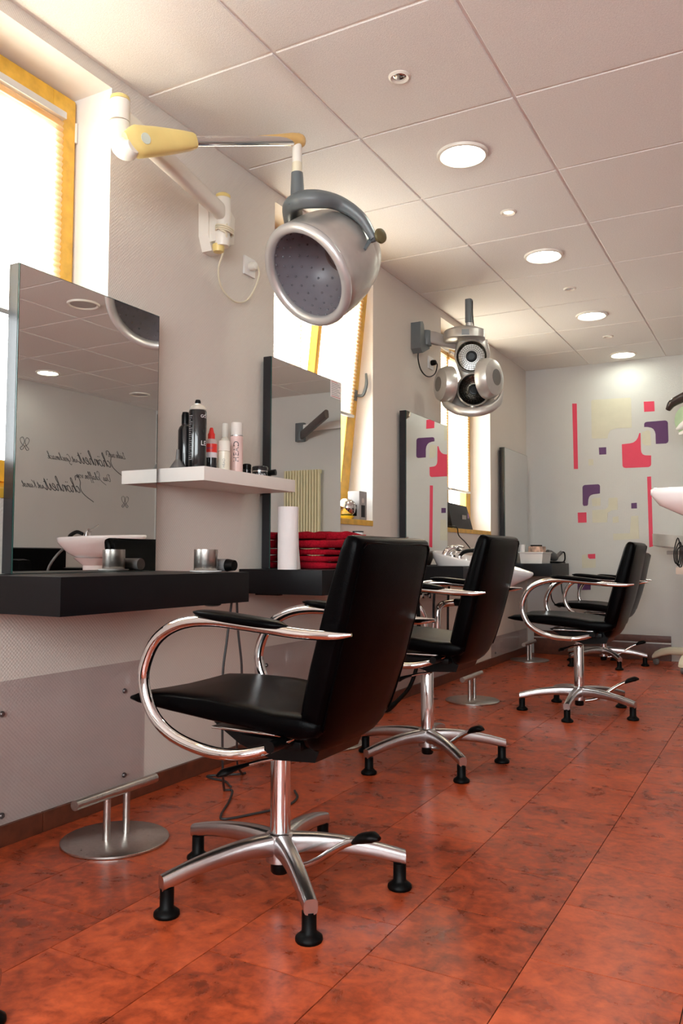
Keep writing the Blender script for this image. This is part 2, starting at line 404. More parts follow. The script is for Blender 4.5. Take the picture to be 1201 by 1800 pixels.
# mural on the end wall: painted shapes, a film of paint proud of the paper
RED = mat('mural_red_paint', (.72, .040, .095), .55, var=.03)
PURPLE = mat('mural_purple_paint', (.088, .018, .105), .55, var=.06)
MCREAM = mat('mural_cream_paint', (.63, .60, .47), .6, var=.03)
MURAL = {
'red_bar': (RED, [(0.406, 2.158), (0.445, 2.155), (0.449, 1.588), (0.414, 1.59)]),
'red_bar2': (RED, [(1.008, 1.497), (1.039, 1.499), (1.046, 0.925), (1.016, 0.916)]),
'red_square': (RED, [(0.991, 2.123), (1.073, 2.12), (1.075, 2.036), (0.993, 2.038)]),
'red_square2': (RED, [(0.442, 1.214), (0.515, 1.215), (0.516, 1.128), (0.444, 1.127)]),
'purple_square': (PURPLE, [(0.625, 1.763), (0.685, 1.762), (0.685, 1.702), (0.627, 1.702)]),
'purple_square2': (PURPLE, [(0.88, 1.283), (0.924, 1.285), (0.925, 1.238), (0.88, 1.238)]),
'red_patch': (RED, [(0.522, 0.859), (0.584, 0.862), (0.584, 0.821), (0.536, 0.82), (0.524, 0.831)]),
'purple_patch': (PURPLE, [(0.434, 0.608), (0.544, 0.614), (0.543, 0.558), (0.433, 0.553)]),
'purple_hook': (PURPLE, [(0.991, 1.912), (0.992, 1.938), (0.999, 1.949), (1.012, 1.953), (1.154, 1.954), (1.169, 1.948), (1.175, 1.934), (1.177, 1.785), (1.172, 1.771), (1.158, 1.764), (1.08, 1.765), (1.079, 1.845), (1.074, 1.868), (1.063, 1.889), (1.046, 1.902), (1.022, 1.909)]),
'purple_hook2': (PURPLE, [(0.485, 1.431), (0.491, 1.442), (0.503, 1.449), (0.616, 1.451), (0.626, 1.445), (0.63, 1.434), (0.629, 1.372), (0.573, 1.367), (0.553, 1.36), (0.54, 1.347), (0.533, 1.325), (0.529, 1.281), (0.523, 1.271), (0.498, 1.269), (0.489, 1.274), (0.485, 1.285)]),
'red_blob': (RED, [(0.812, 1.779), (0.874, 1.782), (0.904, 1.788), (0.925, 1.803), (0.94, 1.825), (0.948, 1.85), (0.952, 1.863), (0.962, 1.864), (0.963, 1.725), (0.967, 1.701), (0.977, 1.685), (0.995, 1.676), (1.042, 1.672), (1.041, 1.597), (1.035, 1.584), (1.021, 1.577), (0.839, 1.578), (0.822, 1.584), (0.815, 1.598)]),
'cream_square': (MCREAM, [(0.566, 2.165), (0.577, 2.175), (0.882, 2.167), (0.892, 2.158), (0.893, 1.912), (0.772, 1.917), (0.722, 1.904), (0.703, 1.871), (0.696, 1.837), (0.579, 1.842), (0.567, 1.851)]),
'cream_patch': (MCREAM, [(0.559, 1.324), (0.58, 1.336), (0.633, 1.337), (0.632, 1.268), (0.565, 1.265)]),
'cream_hook': (MCREAM, [(0.699, 1.331), (0.762, 1.334), (0.772, 1.326), (0.772, 1.231), (0.724, 1.227), (0.691, 1.208), (0.684, 1.127), (0.564, 1.125), (0.562, 1.232), (0.671, 1.236), (0.695, 1.256)]),
'cream_hook2': (MCREAM, [(0.878, 1.175), (0.934, 1.178), (0.939, 0.987), (0.875, 0.982), (0.733, 0.977), (0.731, 1.031), (0.866, 1.033)]),
'cream_frame': (MCREAM, [(0.473, 0.852), (0.518, 0.858), (0.522, 0.811), (0.587, 0.816), (0.586, 0.745), (0.473, 0.74)]),
'cream_patch2': (MCREAM, [(0.971, 1.87), (1.022, 1.885), (1.041, 1.868), (1.044, 1.754), (0.995, 1.757), (0.973, 1.778)]),
'cream_patch3': (MCREAM, [(0.537, 1.667), (0.577, 1.668), (0.578, 1.615), (0.537, 1.614)]),
'cream_patch4': (MCREAM, [(0.729, 1.17), (0.775, 1.177), (0.778, 1.125), (0.73, 1.121)]),
}
for k, (m, poly) in MURAL.items():
    prism('painted_'+k.rstrip('234'), poly, lambda x, z: (x, D-.0015, z), lambda x, z: (x, D+.004, z), m, wf)
# script lettering on the right wall
INK = mat('grey_lettering_vinyl', (.10, .10, .105), .5)
def on_right(y, z): return lambda u, v: (X1-.0015, y-u, z+v)
GLY = {
'i': (.75, [[(0, .2), (.3, 1), (.35, .2), (.5, 0), (.8, .3)], [(.44, 1.5), (.48, 1.62)]]),
'e': (.75, [[(0, .3), (.5, .6), (.55, .95), (.3, 1), (.1, .6), (.15, .1), (.45, 0), (.8, .3)]]),
'b': (.85, [[(0, .2), (.5, 1.6), (.4, 2.1), (.22, 1.9), (.2, .3), (.4, 0), (.7, .3), (.65, .9), (.45, .9), (.9, .8)]]),
'z': (.8, [[(0, .8), (.2, 1), (.6, .9), (.1, .1), (.5, 0), (.8, .3)]]),
'u': (1.15, [[(0, .3), (.25, 1), (.2, .2), (.4, 0), (.7, .4), (.8, 1), (.75, .2), (.95, 0), (1.2, .3)]]),
'r': (.95, [[(0, .2), (.3, 1), (.35, .85), (.65, .9), (.6, .3), (.75, 0), (1, .3)]]),
'c': (.8, [[(.7, .85), (.45, 1), (.15, .7), (.15, .2), (.4, 0), (.85, .3)]]),
'h': (1.05, [[(0, .2), (.5, 1.7), (.42, 2.2), (.25, 1.9), (.2, 0), (.3, .7), (.6, 1), (.72, .7), (.7, .15), (.85, 0), (1.1, .3)]]),
'o': (.9, [[(.5, 1), (.15, .8), (.1, .2), (.4, 0), (.7, .3), (.65, .85), (.4, .95), (.9, .8)]]),
'n': (1.05, [[(0, .2), (.2, 1), (.2, 0), (.35, .75), (.6, 1), (.72, .7), (.7, .15), (.85, 0), (1.1, .3)]]),
't': (.7, [[(0, .2), (.35, 1.7), (.3, .2), (.45, 0), (.75, .3)], [(.1, 1.15), (.6, 1.2)]]),
's': (.7, [[(0, .2), (.4, 1), (.55, .5), (.4, 0), (.1, .1)], [(.4, 0), (.75, .3)]]),
'm': (1.55, [[(0, .2), (.2, 1), (.2, 0), (.35, .75), (.55, 1), (.65, .7), (.62, 0), (.8, .75), (1.02, 1), (1.14, .7), (1.12, .15), (1.3, 0), (1.6, .3)]]),
'a': (1.0, [[(.65, .85), (.4, 1), (.1, .6), (.15, .1), (.4, .05), (.65, .5), (.7, .95), (.68, .2), (.85, 0), (1.05, .3)]]),
'k': (.95, [[(0, .2), (.45, 1.7), (.38, 2.2), (.22, 1.9), (.2, 0)], [(.2, .4), (.6, .95), (.55, .6), (.25, .5), (.7, .05), (1, .3)]]),
'f': (.65, [[(0, .2), (.55, 1.7), (.45, 2.2), (.3, 1.8), (.2, -.8), (0, -.9)], [(.1, 1), (.6, 1.05)]]),
'v': (.9, [[(0, .8), (.15, 1), (.35, 0), (.7, .9), (.95, .85)]]),
'G': (1.3, [[(1.1, 1.8), (.7, 2.1), (.2, 1.5), (.1, .6), (.5, 0), (1, .4), (1.1, .9), (.9, -.6), (.4, -1), (.2, -.6)]]),
'L': (1.1, [[(.2, 1.6), (.5, 2.1), (.55, 1.6), (.2, .2), (0, 0), (.3, .15), (.8, -.05), (1.2, .2)]]),
'S': (1.2, [[(1.5, 1.9), (1.25, 2.6), (.7, 2.5), (.6, 1.7), (1.0, .9), (.9, .1), (.2, -.6), (-.9, -1.3)]]),
'D': (1.4, [[(.3, 1.9), (.2, .1), (.9, 0), (1.3, .8), (1.0, 1.8), (.3, 2.1), (-.1, 1.7)]]),
'K': (1.2, [[(.2, 2), (.1, 0)], [(1, 2.1), (.3, 1), (.8, .2), (1.1, .1)]]),
' ': (.5, [])}
GLY['\u00f6'] = (GLY['o'][0], GLY['o'][1]+[[(.32, 1.42), (.35, 1.54)], [(.62, 1.42), (.65, 1.54)]])
def script(word, y, z, h, r):
    """handwritten lettering on the right wall, built from pen strokes; reads along -y"""
    V, F = [], []; x = 0.0
    for ch in word:
        adv, strokes = GLY[ch]
        for st in strokes:
            v, f = tubed([(X1-.0015, y-h*(x+a+.48*b), z+h*b) for a, b in st], r, 5, 4, flat=.35, side=(0, .7, .7))
            k = len(V); V += v; F += [[i+k for i in q] for q in f]
        x += adv
    return mk('lettering', V, F, INK, wr)
script('Liebe zur', 4.44, 1.875, .033, .0026)
script('Sch\u00f6nheit', 4.31, 1.765, .064, .0045)
script('ist Geschmack', 3.765, 1.770, .033, .0026)
script('Das Schaffen von', 4.23, 1.615, .034, .0026)
script('Sch\u00f6nheit', 3.89, 1.465, .064, .0045)
script('ist Kunst', 3.345, 1.475, .034, .0026)
for yy, zz in ((3.10, 1.885), (4.44, 1.415)):
    for s in (-1, 1):
        tube('flourish', [(X1-.003, yy+s*a*.07, zz+b*.07) for a, b in ((0, -.4), (.5, -.1), (.75, .5), (.35, .8), (.05, .3), (.3, -.35), (.7, -.7), (.4, -.95), (0, -.4))], .0018, INK, wr, seg=5, smooth=4)

# ------------------------------------------------------------------ windows
def rot_about(pts, c, ang):
    """tilt about a horizontal axis along y through c (x, z)"""
    ca, sa = math.cos(ang), math.sin(ang); o = []
    for x, y, z in pts:
        dx, dz = x-c[0], z-c[1]; o.append((c[0]+dx*ca+dz*sa, y, c[1]-dx*sa+dz*ca))
    return o
def window(n, y0, y1, blindz, tilt, handle, label):
    xf = -.17
    wd = struct(mk('window_%d' % n, *join(boxd((xf-.07, y0, SILL), (xf-.01, y0+.035, HEAD)), boxd((xf-.07, y1-.035, SILL), (xf-.01, y1, HEAD)),
        boxd((xf-.07, y0+.035, HEAD-.035), (xf-.01, y1-.035, HEAD)), boxd((xf-.07, y0+.035, SILL), (xf-.01, y1-.035, SILL+.045))), YELLOWF), label)
    mk('window_sill', *boxd((-.18, y0, SILL-.03), (.004, y1, SILL), .003), YELLOWF, wd)
    ym = (y0+y1)/2
    for w_, (a, b) in enumerate(((y0+.02, ym-.003), (ym+.003, y1-.012))):
        ang = tilt if w_ == 1 else 0.0; zb, zt = SILL+.035, HEAD-.014; ax = (xf-.01, zb); s = .068; sa_, sb_ = (.098, .034) if w_ == 0 else (.034, .098)
        def T(vf): return rot_about(vf[0], ax, ang), vf[1]
        sash = mk('sash', *T(join(boxd((xf-.034, a, zb), (xf+.012, a+sa_, zt), .004), boxd((xf-.034, b-sb_, zb), (xf+.012, b, zt), .004),
            boxd((xf-.034, a+sa_, zt-.135), (xf+.012, b-sb_, zt), .004), boxd((xf-.034, a+sa_, zb), (xf+.012, b-sb_, zb+s), .004))), YELLOWF, wd)
        mk('pane', *T(boxd((xf-.024, a+sa_, zb+s), (xf-.018, b-sb_, zt-.135))), GLASS, sash)
        # pleated blind: top rail, folded cloth, bottom rail
        ba, bb = a+sa_-(.034 if w_ == 0 else .016), b-sb_+(.016 if w_ == 0 else .034); bt = zt-.100
        br = mk('blind_rail', *T(boxd((xf+.014, ba, bt), (xf+.040, bb, bt+.024), .002)), SILVERL, sash)
        np_ = 2*int((bt-blindz)/.020); V, F = [], []
        for i in range(np_+1):
            z = bt-(bt-blindz)*i/np_; x = xf+.020+(.007 if i % 2 else 0)
            V += [(x, ba, z), (x, bb, z)]
            if i: F.append([2*i-2, 2*i-1, 2*i+1, 2*i])
        o = mk('blind_fabric', rot_about(V, ax, ang), F, BLIND, sash); o['label'] = 'orange pleated blind cloth lit from behind'
        mk('blind_hem', *T(boxd((xf+.014, ba, blindz-.016), (xf+.038, bb, blindz), .002)), SILVERL, sash)
        if handle and w_ == 1:
            hz = 1.735
            hd = mk('window_handle', *T(tubed([(xf+.012, b-.028, hz), (xf+.055, b-.028, hz), (xf+.068, b-.026, hz+.03), (xf+.070, b-.020, hz+.07), (xf+.058, b-.014, hz+.125)], [.008, .009, .010, .010, .007], 8, 4)), GREYPL, sash, smooth=True)
            mk('handle_plate', *T(boxd((xf+.011, b-.042, hz-.03), (xf+.018, b-.014, hz+.03), .003)), GREYPL, sash)
        if n == 1 and w_ == 1:
            tube('hinge', [(xf+.010, b+.004, HEAD-.16), (xf+.010, b+.004, HEAD-.09)], .006, CREAMW, sash, 8)
    return wd
window(1, *WIN[0], 1.605, 0.0, False, 'yellow framed window behind the nearest mirror')
window(2, *WIN[1], 1.62, math.radians(6.0), True, 'yellow framed window, one wing tilted open')
window(3, *WIN[2], 1.335, 0.0, False, 'yellow framed window behind the wash basin')

# ------------------------------------------------------------------ ceiling lamps
def downlight(x, y, lit, label, r=.105, small=False):
    t = thing('ceiling_downlight' if not small else 'ceiling_spotlight', label, 'ceiling light', (x, y, H), 'recessed ceiling lamps')
    if not small:
        lathe('trim_ring', [(r*.80, .004), (r*.80, -.006), (r*.88, -.012), (r*.97, -.010), (r, 0.0), (r, .004)], RINGW, t, c=(x, y, H), seg=40)
        lathe('lens', [(0, -.006), (r*.5, -.006), (r*.795, -.004), (r*.795, .003), (0, .003)], LENS if lit else LENSOFF, t, c=(x, y, H), seg=40)
    else:
        r = .039
        lathe('trim_ring', [(r*.60, .004), (r*.60, -.002), (r*.8, -.007), (r, -.002), (r, .004)], RINGW, t, c=(x, y, H), seg=28)
        lathe('bulb', [(0, -.001), (r*.32, -.003), (r*.58, .0), (r*.58, .003), (0, .003)], (mat('dim_halogen_bulb', (1, .9, .7), .3, var=0, emit=2.0) if lit else CHROME), t, c=(x, y, H), seg=20)
    return t
for (y, lb) in ((.933, 'large lit round ceiling lamp nearest to the camera'), (2.207, 'second large lit round ceiling lamp counted from the camera'), (3.457, 'third large lit round ceiling lamp counted from the camera'), (4.676, 'large lit round ceiling lamp next to the painted end wall')):
    downlight(.871, y, True, lb)
for (y, lit, lb) in ((.319, False, 'small unlit ceiling spot nearest to the camera'), (1.571, True, 'small glowing ceiling spot between first and second large lamps'), (2.831, False, 'small ceiling spot between second and third large lamps'), (4.061, False, 'small ceiling spot between third lamp and end wall lamp')):
    downlight(.868, y, lit, lb, small=True)
downlight(2.14, 1.65, False, 'unlit round ceiling lamp reflected near top of nearest mirror')
downlight(3.95, 2.96, True, 'lit round ceiling lamp reflected in the nearest mirror')
downlight(3.90, 4.10, False, 'unlit round ceiling lamp reflected beside the shelf end')

# ------------------------------------------------------------------ work stations
DT = .78
def desk(y0, y1, x1, label, cut=None):
    t = thing('styling_desk', label, 'desk', (0, (y0+y1)/2, DT-.10), 'wall mounted black desks')
    if cut:
        mk('worktop', *prismd([(.001, y0), (x1, y0), (x1, cut[0]), (.083, cut[0]), (.083, cut[1]), (x1, cut[1]), (x1, y1), (.001, y1)], lambda x, y: (x, y, DT-.10), lambda x, y: (x, y, DT)), DESKM, t)
    else: box('worktop', (.001, y0, DT-.10), (x1, y1, DT), DESKM, t, bev=.0015)
    box('wall_bracket', (.001, y0+.12, DT-.112), (x1*.3, y0+.15, DT-.1), BLACKP, t)
    box('wall_bracket', (.001, y1-.15, DT-.112), (x1*.3, y1-.12, DT-.1), BLACKP, t)
    return t
desk(-.696, .120, .40, 'black wall desk with steel cup, nearest to the camera')
desk(.615, 1.43, .40, 'black wall desk carrying red towels and paper roll')
desk(2.22, 3.03, .395, 'black wall desk under the wash basin', (2.382, 2.818))
desk(4.29, 4.86, .375, 'dark grey wall desk in the corner by the end wall')
def mirror(y0, y1, z0, z1, label):
    t = thing('wall_mirror', label, 'mirror', (.02, (y0+y1)/2, z0), 'tall rectangular station mirrors')
    box('mirror_box', (.018, y0, z0), (.056, y1, z1), mat('black_lacquer', (.010, .010, .013), .22, var=.1), t)
    gl = box('mirror_glass', (.056, y0+.001, z0), (.060, y1-.001, z1-.001), mat('mirror_glass_edge', (.012, .05, .042), .15, var=.03), t)
    mk('silvering', [(.0604, y0+.003, z0+.001), (.0604, y1-.003, z0+.001), (.0604, y1-.003, z1-.003), (.0604, y0+.003, z1-.003)], [[0, 1, 2, 3]], MIRROR, gl)
    return t
mirror(-.566, .038, DT+.001, 1.685, 'large mirror nearest the camera, reflecting script lettering')
mirror(.756, 1.386, DT+.001, 1.700, 'mirror behind the paper roll, price tag in its corner')
mirror(2.180, 2.843, DT+.001, 1.692, 'mirror above the wash basin reflecting the purple hook')
mirror(4.085, 4.735, DT+.001, 1.702, 'narrow looking mirror in the far corner by end wall')
tg = tag(box('price_tag', (.0606, 1.275, 1.612), (.0616, 1.383, 1.700), PAPER), 'small printed paper tag stuck on the second mirror', 'tag')
INKR = mat('red_print', (.5, .05, .08), .6); INKG = mat('grey_print', (.25, .25, .26), .6)
for k in range(9):
    box('print_line', (.0616, 1.283, 1.690-.009*k), (.0618, 1.345+.03*((k*7) % 3)/2, 1.6925-.009*k), INKR if k in (0, 8) else INKG, tg)

# clear splash panels screwed to the wall below the desks
def panel(y0, y1, z1, screws, label):
    t = thing('wall_guard_panel', label, 'wall panel', (.001, (y0+y1)/2, .062), 'clear wall guards below the desks')
    box('acrylic_sheet', (.001, y0, .062), (.005, y1, z1), ACRYL, t, bev=.0008)
    for (yy, zz) in screws: lathe('screw', [(0, .0045), (.006, .004), (.009, .0), (.009, -.003)], mat('grey_screw', (.16, .14, .14), .35, .8), t, c=(.0065, yy, zz), axis=(1, 0, 0), seg=12)
panel(-.90, .057, .470, [(-.045, .373), (-.04, .079+.01), (-.541, .377), (-.533, .087)], 'clear acrylic wall guard behind the nearest footrest')
panel(.736, 1.45, .440, [(.82, .36), (.82, .09), (1.38, .36), (1.38, .09)], 'clear acrylic wall guard behind the nearest chair back')
panel(2.053, 3.00, .300, [(2.16, .085), (2.16, .26), (2.9, .085), (2.9, .26)], 'clear acrylic wall guard below the wash basin pipes')
panel(3.90, 4.87, .215, [(3.994, .09), (4.75, .09)], 'clear acrylic wall guard near the far corner')

# ------------------------------------------------------------------ styling chairs
LEGR = .305
def chair_meshes():
    R = {}
    # seat: loft along x (local +x is backwards)
    rings = []
    for x, zt, zb, hw, e in ((-.338, .477, .470, .185, 2.6), (-.330, .484, .464, .197, 3.4), (-.300, .496, .457, .204, 4.5), (-.20, .502, .446, .206, 5), (-.08, .500, .436, .206, 6), (.03, .490, .428, .205, 6), (.10, .480, .420, .204, 6), (.17, .480, .414, .200, 6), (.21, .478, .420, .195, 4), (.222, .470, .435, .185, 3)):
        ring = []
        for (a, b) in sring(40, hw, (zt-zb)/2, e):
            dip = .010*(1-min(1, (a/hw)**2)) if b > 0 else 0
            ring.append((x, a, (zt+zb)/2+b-dip))
        rings.append(ring)
    R['seat'] = loftd(rings)
    # backrest
    rings = []
    p0, p1 = Vector((.190, 0, .428)), Vector((.312, 0, .872)); d = (p1-p0).normalized(); nrm = Vector((d.z, 0, -d.x)); Lb = (p1-p0).length
    for s, th, hw, e in ((-.048, .012, .105, 2.2), (-.044, .026, .135, 2.4), (-.030, .044, .164, 2.9), (-.005, .056, .184, 3.6), (.06, .064, .198, 4.6), (.16, .066, .206, 5.2), (.28, .062, .208, 5.5), (.38, .056, .207, 5.5), (.43, .052, .206, 5.5), (.454, .046, .205, 5), (.464, .036, .202, 4.5), (.468, .020, .194, 3.5)):
        c = p0+d*s; ring = []
        bulge = .020*math.sin(PI*min(1, max(0, (s+.06)/.55)))
        for (a, b) in sring(40, hw, th/2, e):
            q = (a/hw)**2
            nb = b+(bulge*(1-q) if b > 0 else -.006*(q))
            ring.append(tuple(c+nrm*nb+Vector((0, a, 0))))
        rings.append(ring)
    R['backrest'] = loftd(rings)
    # piping along the edge of the back, both faces
    def pip(sgn):
        pts = []
        for s, hw, th in ((.02, .190, .060), (.06, .198, .064), (.16, .206, .066), (.28, .208, .062), (.38, .207, .056), (.43, .206, .052)):
            bl = .020*math.sin(PI*min(1, max(0, (s+.06)/.55)))*.19
            pts.append(p0+d*s+nrm*(sgn*th*.425+(bl if sgn > 0 else -.005))+Vector((0, -hw*.905, 0)))
        top = [p0+d*.458+nrm*(sgn*.022)+Vector((0, y, 0)) for y in (-.175, -.06, .06, .175)]
        return pts+top+[Vector((p.x, -p.y, p.z)) for p in reversed(pts)]
    R['piping'] = join(tubed(pip(1), .0024, 6, 2), tubed(pip(-1), .0024, 6, 2))
    # arm loop (x, z)
    AR = [(.328, .668), (.28, .664), (.20, .666), (.08, .676), (-.04, .684), (-.13, .672), (-.20, .632), (-.236, .566), (-.236, .510), (-.205, .450), (-.145, .408), (-.060, .386), (.030, .384), (.095, .396), (.135, .415)]
    for sgn in (-1, 1):
        pts = [(x, sgn*(.248 if i > 1 else .236+.006*i), z) for i, (x, z) in enumerate(AR)]
        pts[-1] = (pts[-1][0], sgn*.16, pts[-1][2]); pts[-2] = (pts[-2][0], sgn*.222, pts[-2][2])
        R['arm', sgn] = tubed(pts, [.005, .014, .0165, .0165, .016, .015, .0145, .0145, .0145, .0145, .015, .016, .0165, .016, .008], 14, 5, flat=[.8, .75, .72, .78, .9, 1, 1, 1, 1, 1, 1, .9, .8, .75, .8], side=(0, 1, 0))
        rings = []
        for i in range(13):
            u = i/12; x = -.088+.262*u; z = .6985-.023*u
            f = (1-abs(2*u-1)**3.2)**.45 if 0 < u < 1 else .05
            rings.append([(x, sgn*.248+a, z+.004+b) for a, b in sring(20, .029*max(f, .12), .012*max(f, .2), 2.8)])
        R['pad', sgn] = loftd(rings)
    R['mech'] = join(prismd([(-.13, .418), (.14, .414), (.185, .398), (.165, .352), (.05, .345), (-.05, .372)], lambda x, z: (x, -.11, z), lambda x, z: (x, .11, z)), boxd((-.02, -.15, .385), (.15, .15, .405), .004), tubed([(.12, -.235, .408), (.12, .235, .408)], .014, 10))
    R['plate'] = join(prismd([(.10, .402), (.19, .414), (.19, .402), (.10, .388)], lambda x, z: (x, -.032, z), lambda x, z: (x, .032, z)), boxd((-.10, -.16, .414), (.13, .16, .420), .002))
    R['column'] = lathed([(.026, .095), (.026, .325), (.024, .330), (.017, .331), (.017, .372)], seg=28)
    R['column_low'] = lathed([(.026, .095), (.026, .362), (.020, .366)], seg=28)
    R['hub'] = lathed([(.030, .062), (.036, .066), (.039, .125), (.036, .134), (.027, .138)], seg=28)
    R['under'] = lathed([(.020, .035), (.024, .040), (.024, .066)], seg=20)
    pts = [(.022, 0, .108), (.09, 0, .111), (.16, 0, .107), (.23, 0, .097), (.285, 0, .085), (LEGR+.013, 0, .077)]
    rings = []
    for (x, y, z), hw, hh in zip(smooth_path(pts, 3), lerp_list([.023, .020, .0185, .0175, .0165, .016], 16), lerp_list([.028, .024, .021, .019, .018, .017], 16)):
        rings.append([(x, a, z+b) for a, b in sring(16, hw, hh, 3.6)])
    R['leg'] = loftd(rings)
    R['foot'] = lathed([(.029, .0), (.031, .004), (.030, .010), (.021, .017), (.0165, .022), (.0165, .064)], c=(LEGR-.002, 0, 0), seg=18)
    R['lever'] = tubed([(.02, -.03, .330), (-.01, -.075, .328), (-.035, -.12, .322)], .005, 8)
    R['lever_knob'] = tubed([(-.028, -.105, .324), (-.042, -.135, .320), (-.055, -.165, .314), (-.060, -.185, .310)], [.007, .010, .016, .006], 12, 4, flat=.6)
    R['pedal'] = tubed([(.03, 0, .060), (.10, 0, .078), (.20, 0, .145), (.255, 0, .172)], [.009, .009, .009, .008], 10, 4)
    R['pedal_pad'] = tubed([(.235, 0, .160), (.258, 0, .174), (.290, 0, .184), (.310, 0, .184)], [.009, .020, .021, .008], 14, 4, flat=.62, side=(0, 1, 0))
    return R
CM = chair_meshes(); CME = {}
def cpart(name, key, m, parent, rotz=0.0, z=0.0):
    if key not in CME:
        o = mk(name, *CM[key], m, parent, smooth=True, abs_=False, angle=math.radians(50)); CME[key] = o.data
    else:
        o = bpy.data.objects.new(name, CME[key]); COL.objects.link(o); o.parent = parent
    o.rotation_euler = (0, 0, rotz); o.location.z = z
    return o
def chair(x, y, dz, rot, base, pedal, label):
    t = thing('styling_chair', label, 'chair', (x, y, 0), 'black leather styling chairs')
    cpart('seat', 'seat', BLACKL, t, rot, dz)
    b = cpart('backrest', 'backrest', BLACKL, t, rot, dz); cpart('piping', 'piping', BLACKL, b)
    for s in (-1, 1):
        a = cpart('armrest', ('arm', s), CHROME, t, rot, dz); cpart('arm_pad', ('pad', s), BLACKL, a)
    cpart('seat_mechanism', 'mech', BLACKP, t, rot, dz)
    cpart('back_plate', 'plate', CHROME, t, rot, dz)
    cpart('column', 'column_low' if dz < .015 else 'column', CHROME, t, 0, min(dz, 0) if dz < .015 else dz)
    cpart('hub', 'hub', ALU, t); cpart('pump', 'under', BLACKP, t)
    lv = cpart('height_lever', 'lever', CHROME, t, rot, dz); cpart('lever_knob', 'lever_knob', BLACKP, lv)
    pd = cpart('foot_pedal', 'pedal', CHROME, t, math.radians(pedal)); cpart('pedal_pad', 'pedal_pad', RUBBER, pd)
    for k in range(5):
        lg = cpart('leg', 'leg', ALU, t, math.radians(base+72*k)); cpart('foot', 'foot', RUBBER, lg)
    return t
chair(.854, -.378, 0.0, 0.0, 27, -10, 'black leather salon chair with chrome arms, nearest to the camera')
chair(.700, .960, .036, 0.0, 29, -25, 'black leather salon chair, second one from the camera')
chair(1.000, 2.365, .032, 0.0, -17, 20, 'black leather salon chair, third one from the camera')
chair(.735, 4.430, -.012, 0.0, 14, 10, 'black leather salon chair, furthest one, before the end wall')

# ------------------------------------------------------------------ footrests
def footrest(x, y, label, ang=0.0):
    t = thing('footrest', label, 'footrest', (x, y, 0), 'steel disc footrests')
    lathe('base_disc', [(.152, 0), (.155, .002), (.155, .007), (.152, .009), (0, .009)], STEEL, t, c=(x, y, 0), seg=56)
    d = Vector((math.sin(ang), math.cos(ang), 0))
    c = Vector((x-.005, y+.01, 0))
    for s in (-.04, .04): q = c+d*s; tube('post', [(q.x, q.y, .009), (q.x, q.y, .128)], .0105, STEEL, t, 16)
    a, b = c-d*.165, c+d*.165
    tube('foot_bar', [(a.x, a.y, .140), (b.x, b.y, .140)], .0145, STEEL, t, 18)
footrest(.252, -.335, 'steel disc footrest on the floor beside the nearest chair')
footrest(.190, 1.040, 'steel disc footrest half hidden behind the nearest chair back')
footrest(.385, 2.390, 'steel disc footrest in the middle of the row')
footrest(.165, 4.380, 'steel disc footrest at the far end of the row')

# ------------------------------------------------------------------ things on the desks
def steel_cup(x, y):
    t = thing('steel_cup', 'brushed steel cup on a white saucer on the near desk', 'cup', (x, y, DT))
    lathe('saucer', [(0, .0), (.050, .0), (.054, .002), (.054, .005), (0, .005)], WHITEP, t, c=(x, y, DT), seg=40)
    lathe('cup_body', [(0, .006), (.0385, .006), (.040, .008), (.040, .076), (.0385, .076), (.0385, .012), (0, .012)], STEEL, t, c=(x, y, DT), seg=40)
steel_cup(.270, .050)
t = thing('hair_dryer_nozzle', 'grey cylinder with black end lying behind the steel cup', 'hair tool', (.27, .116, DT))
tube('barrel', [(.20, .116, DT+.0225), (.312, .116, DT+.0225)], .0215, mat('grey_tool_plastic', (.20, .19, .19), .35), t, 20)
tube('end_cap', [(.312, .116, DT+.0225), (.342, .116, DT+.022)], [.022, .018], BLACKP, t, 20)
# paper roll
t = thing('paper_towel_roll', 'white paper towel roll standing on the desk before second mirror', 'paper roll', (.21, .665, DT))
lathe('roll', [(.014, .0), (.0415, .0), (.042, .255), (.014, .255), (.014, .0)], PAPER, t, c=(.215, .655, DT), seg=40)
V, F = [], []
for i, (px, py) in enumerate([(.252, .674), (.250, .688), (.243, .702), (.240, .714)]):
    V += [(px, py, DT+.001), (px-.006*i, py-.004*i, DT+.254)]
    if i: F.append([2*i-2, 2*i-1, 2*i+1, 2*i])
mk('loose_sheet', V, F, PAPER, t)
# red towels, folded, in a stack
def towel(x0, x1, y0, y1, z, h, label, seed):
    random.seed(seed); rings = []
    n = 26
    for i in range(11):
        u = i/10; yy = y0+(y1-y0)*u; e = max(.06, (1-abs(2*u-1)**7))**.5
        wob = .003*math.sin(6*u+seed)+.002*math.sin(13*u+2*seed)-.001
        ring = []
        for a, b in sring(n, (x1-x0)/2, h/2*(.78+.22*e), 6):
            bb = b+(wob if b > 0 else wob*.2)+.0022*math.sin(9*a/.1+seed+5*u)*(1 if b > 0 else 0)
            ring.append(((x0+x1)/2+a*(.94+.06*e)+.004*math.sin(5*u+seed), yy, max(z+.001, z+h/2+bb)))
        rings.append(ring)
    o = mk('folded_towel', *loftd(rings), REDTOWEL, smooth=True, loc=((x0+x1)/2, (y0+y1)/2, z), angle=PI)
    return tag(o, label, 'towel', 'red towels on the desk')
towel(.075, .30, .815, 1.23, DT, .028, 'red folded towel at the very bottom of the stack', 1)
towel(.08, .298, .812, 1.225, DT+.0295, .027, 'second red folded towel from the bottom of the stack', 2)
towel(.075, .295, .82, 1.23, DT+.059, .027, 'third red folded towel from the bottom of the stack', 3)
towel(.085, .295, .815, 1.22, DT+.090, .036, 'fourth red folded towel with a wavy rumpled fold', 4)
towel(.085, .19, .83, 1.03, DT+.129, .030, 'small dark red towel on the stack next to paper roll', 5)
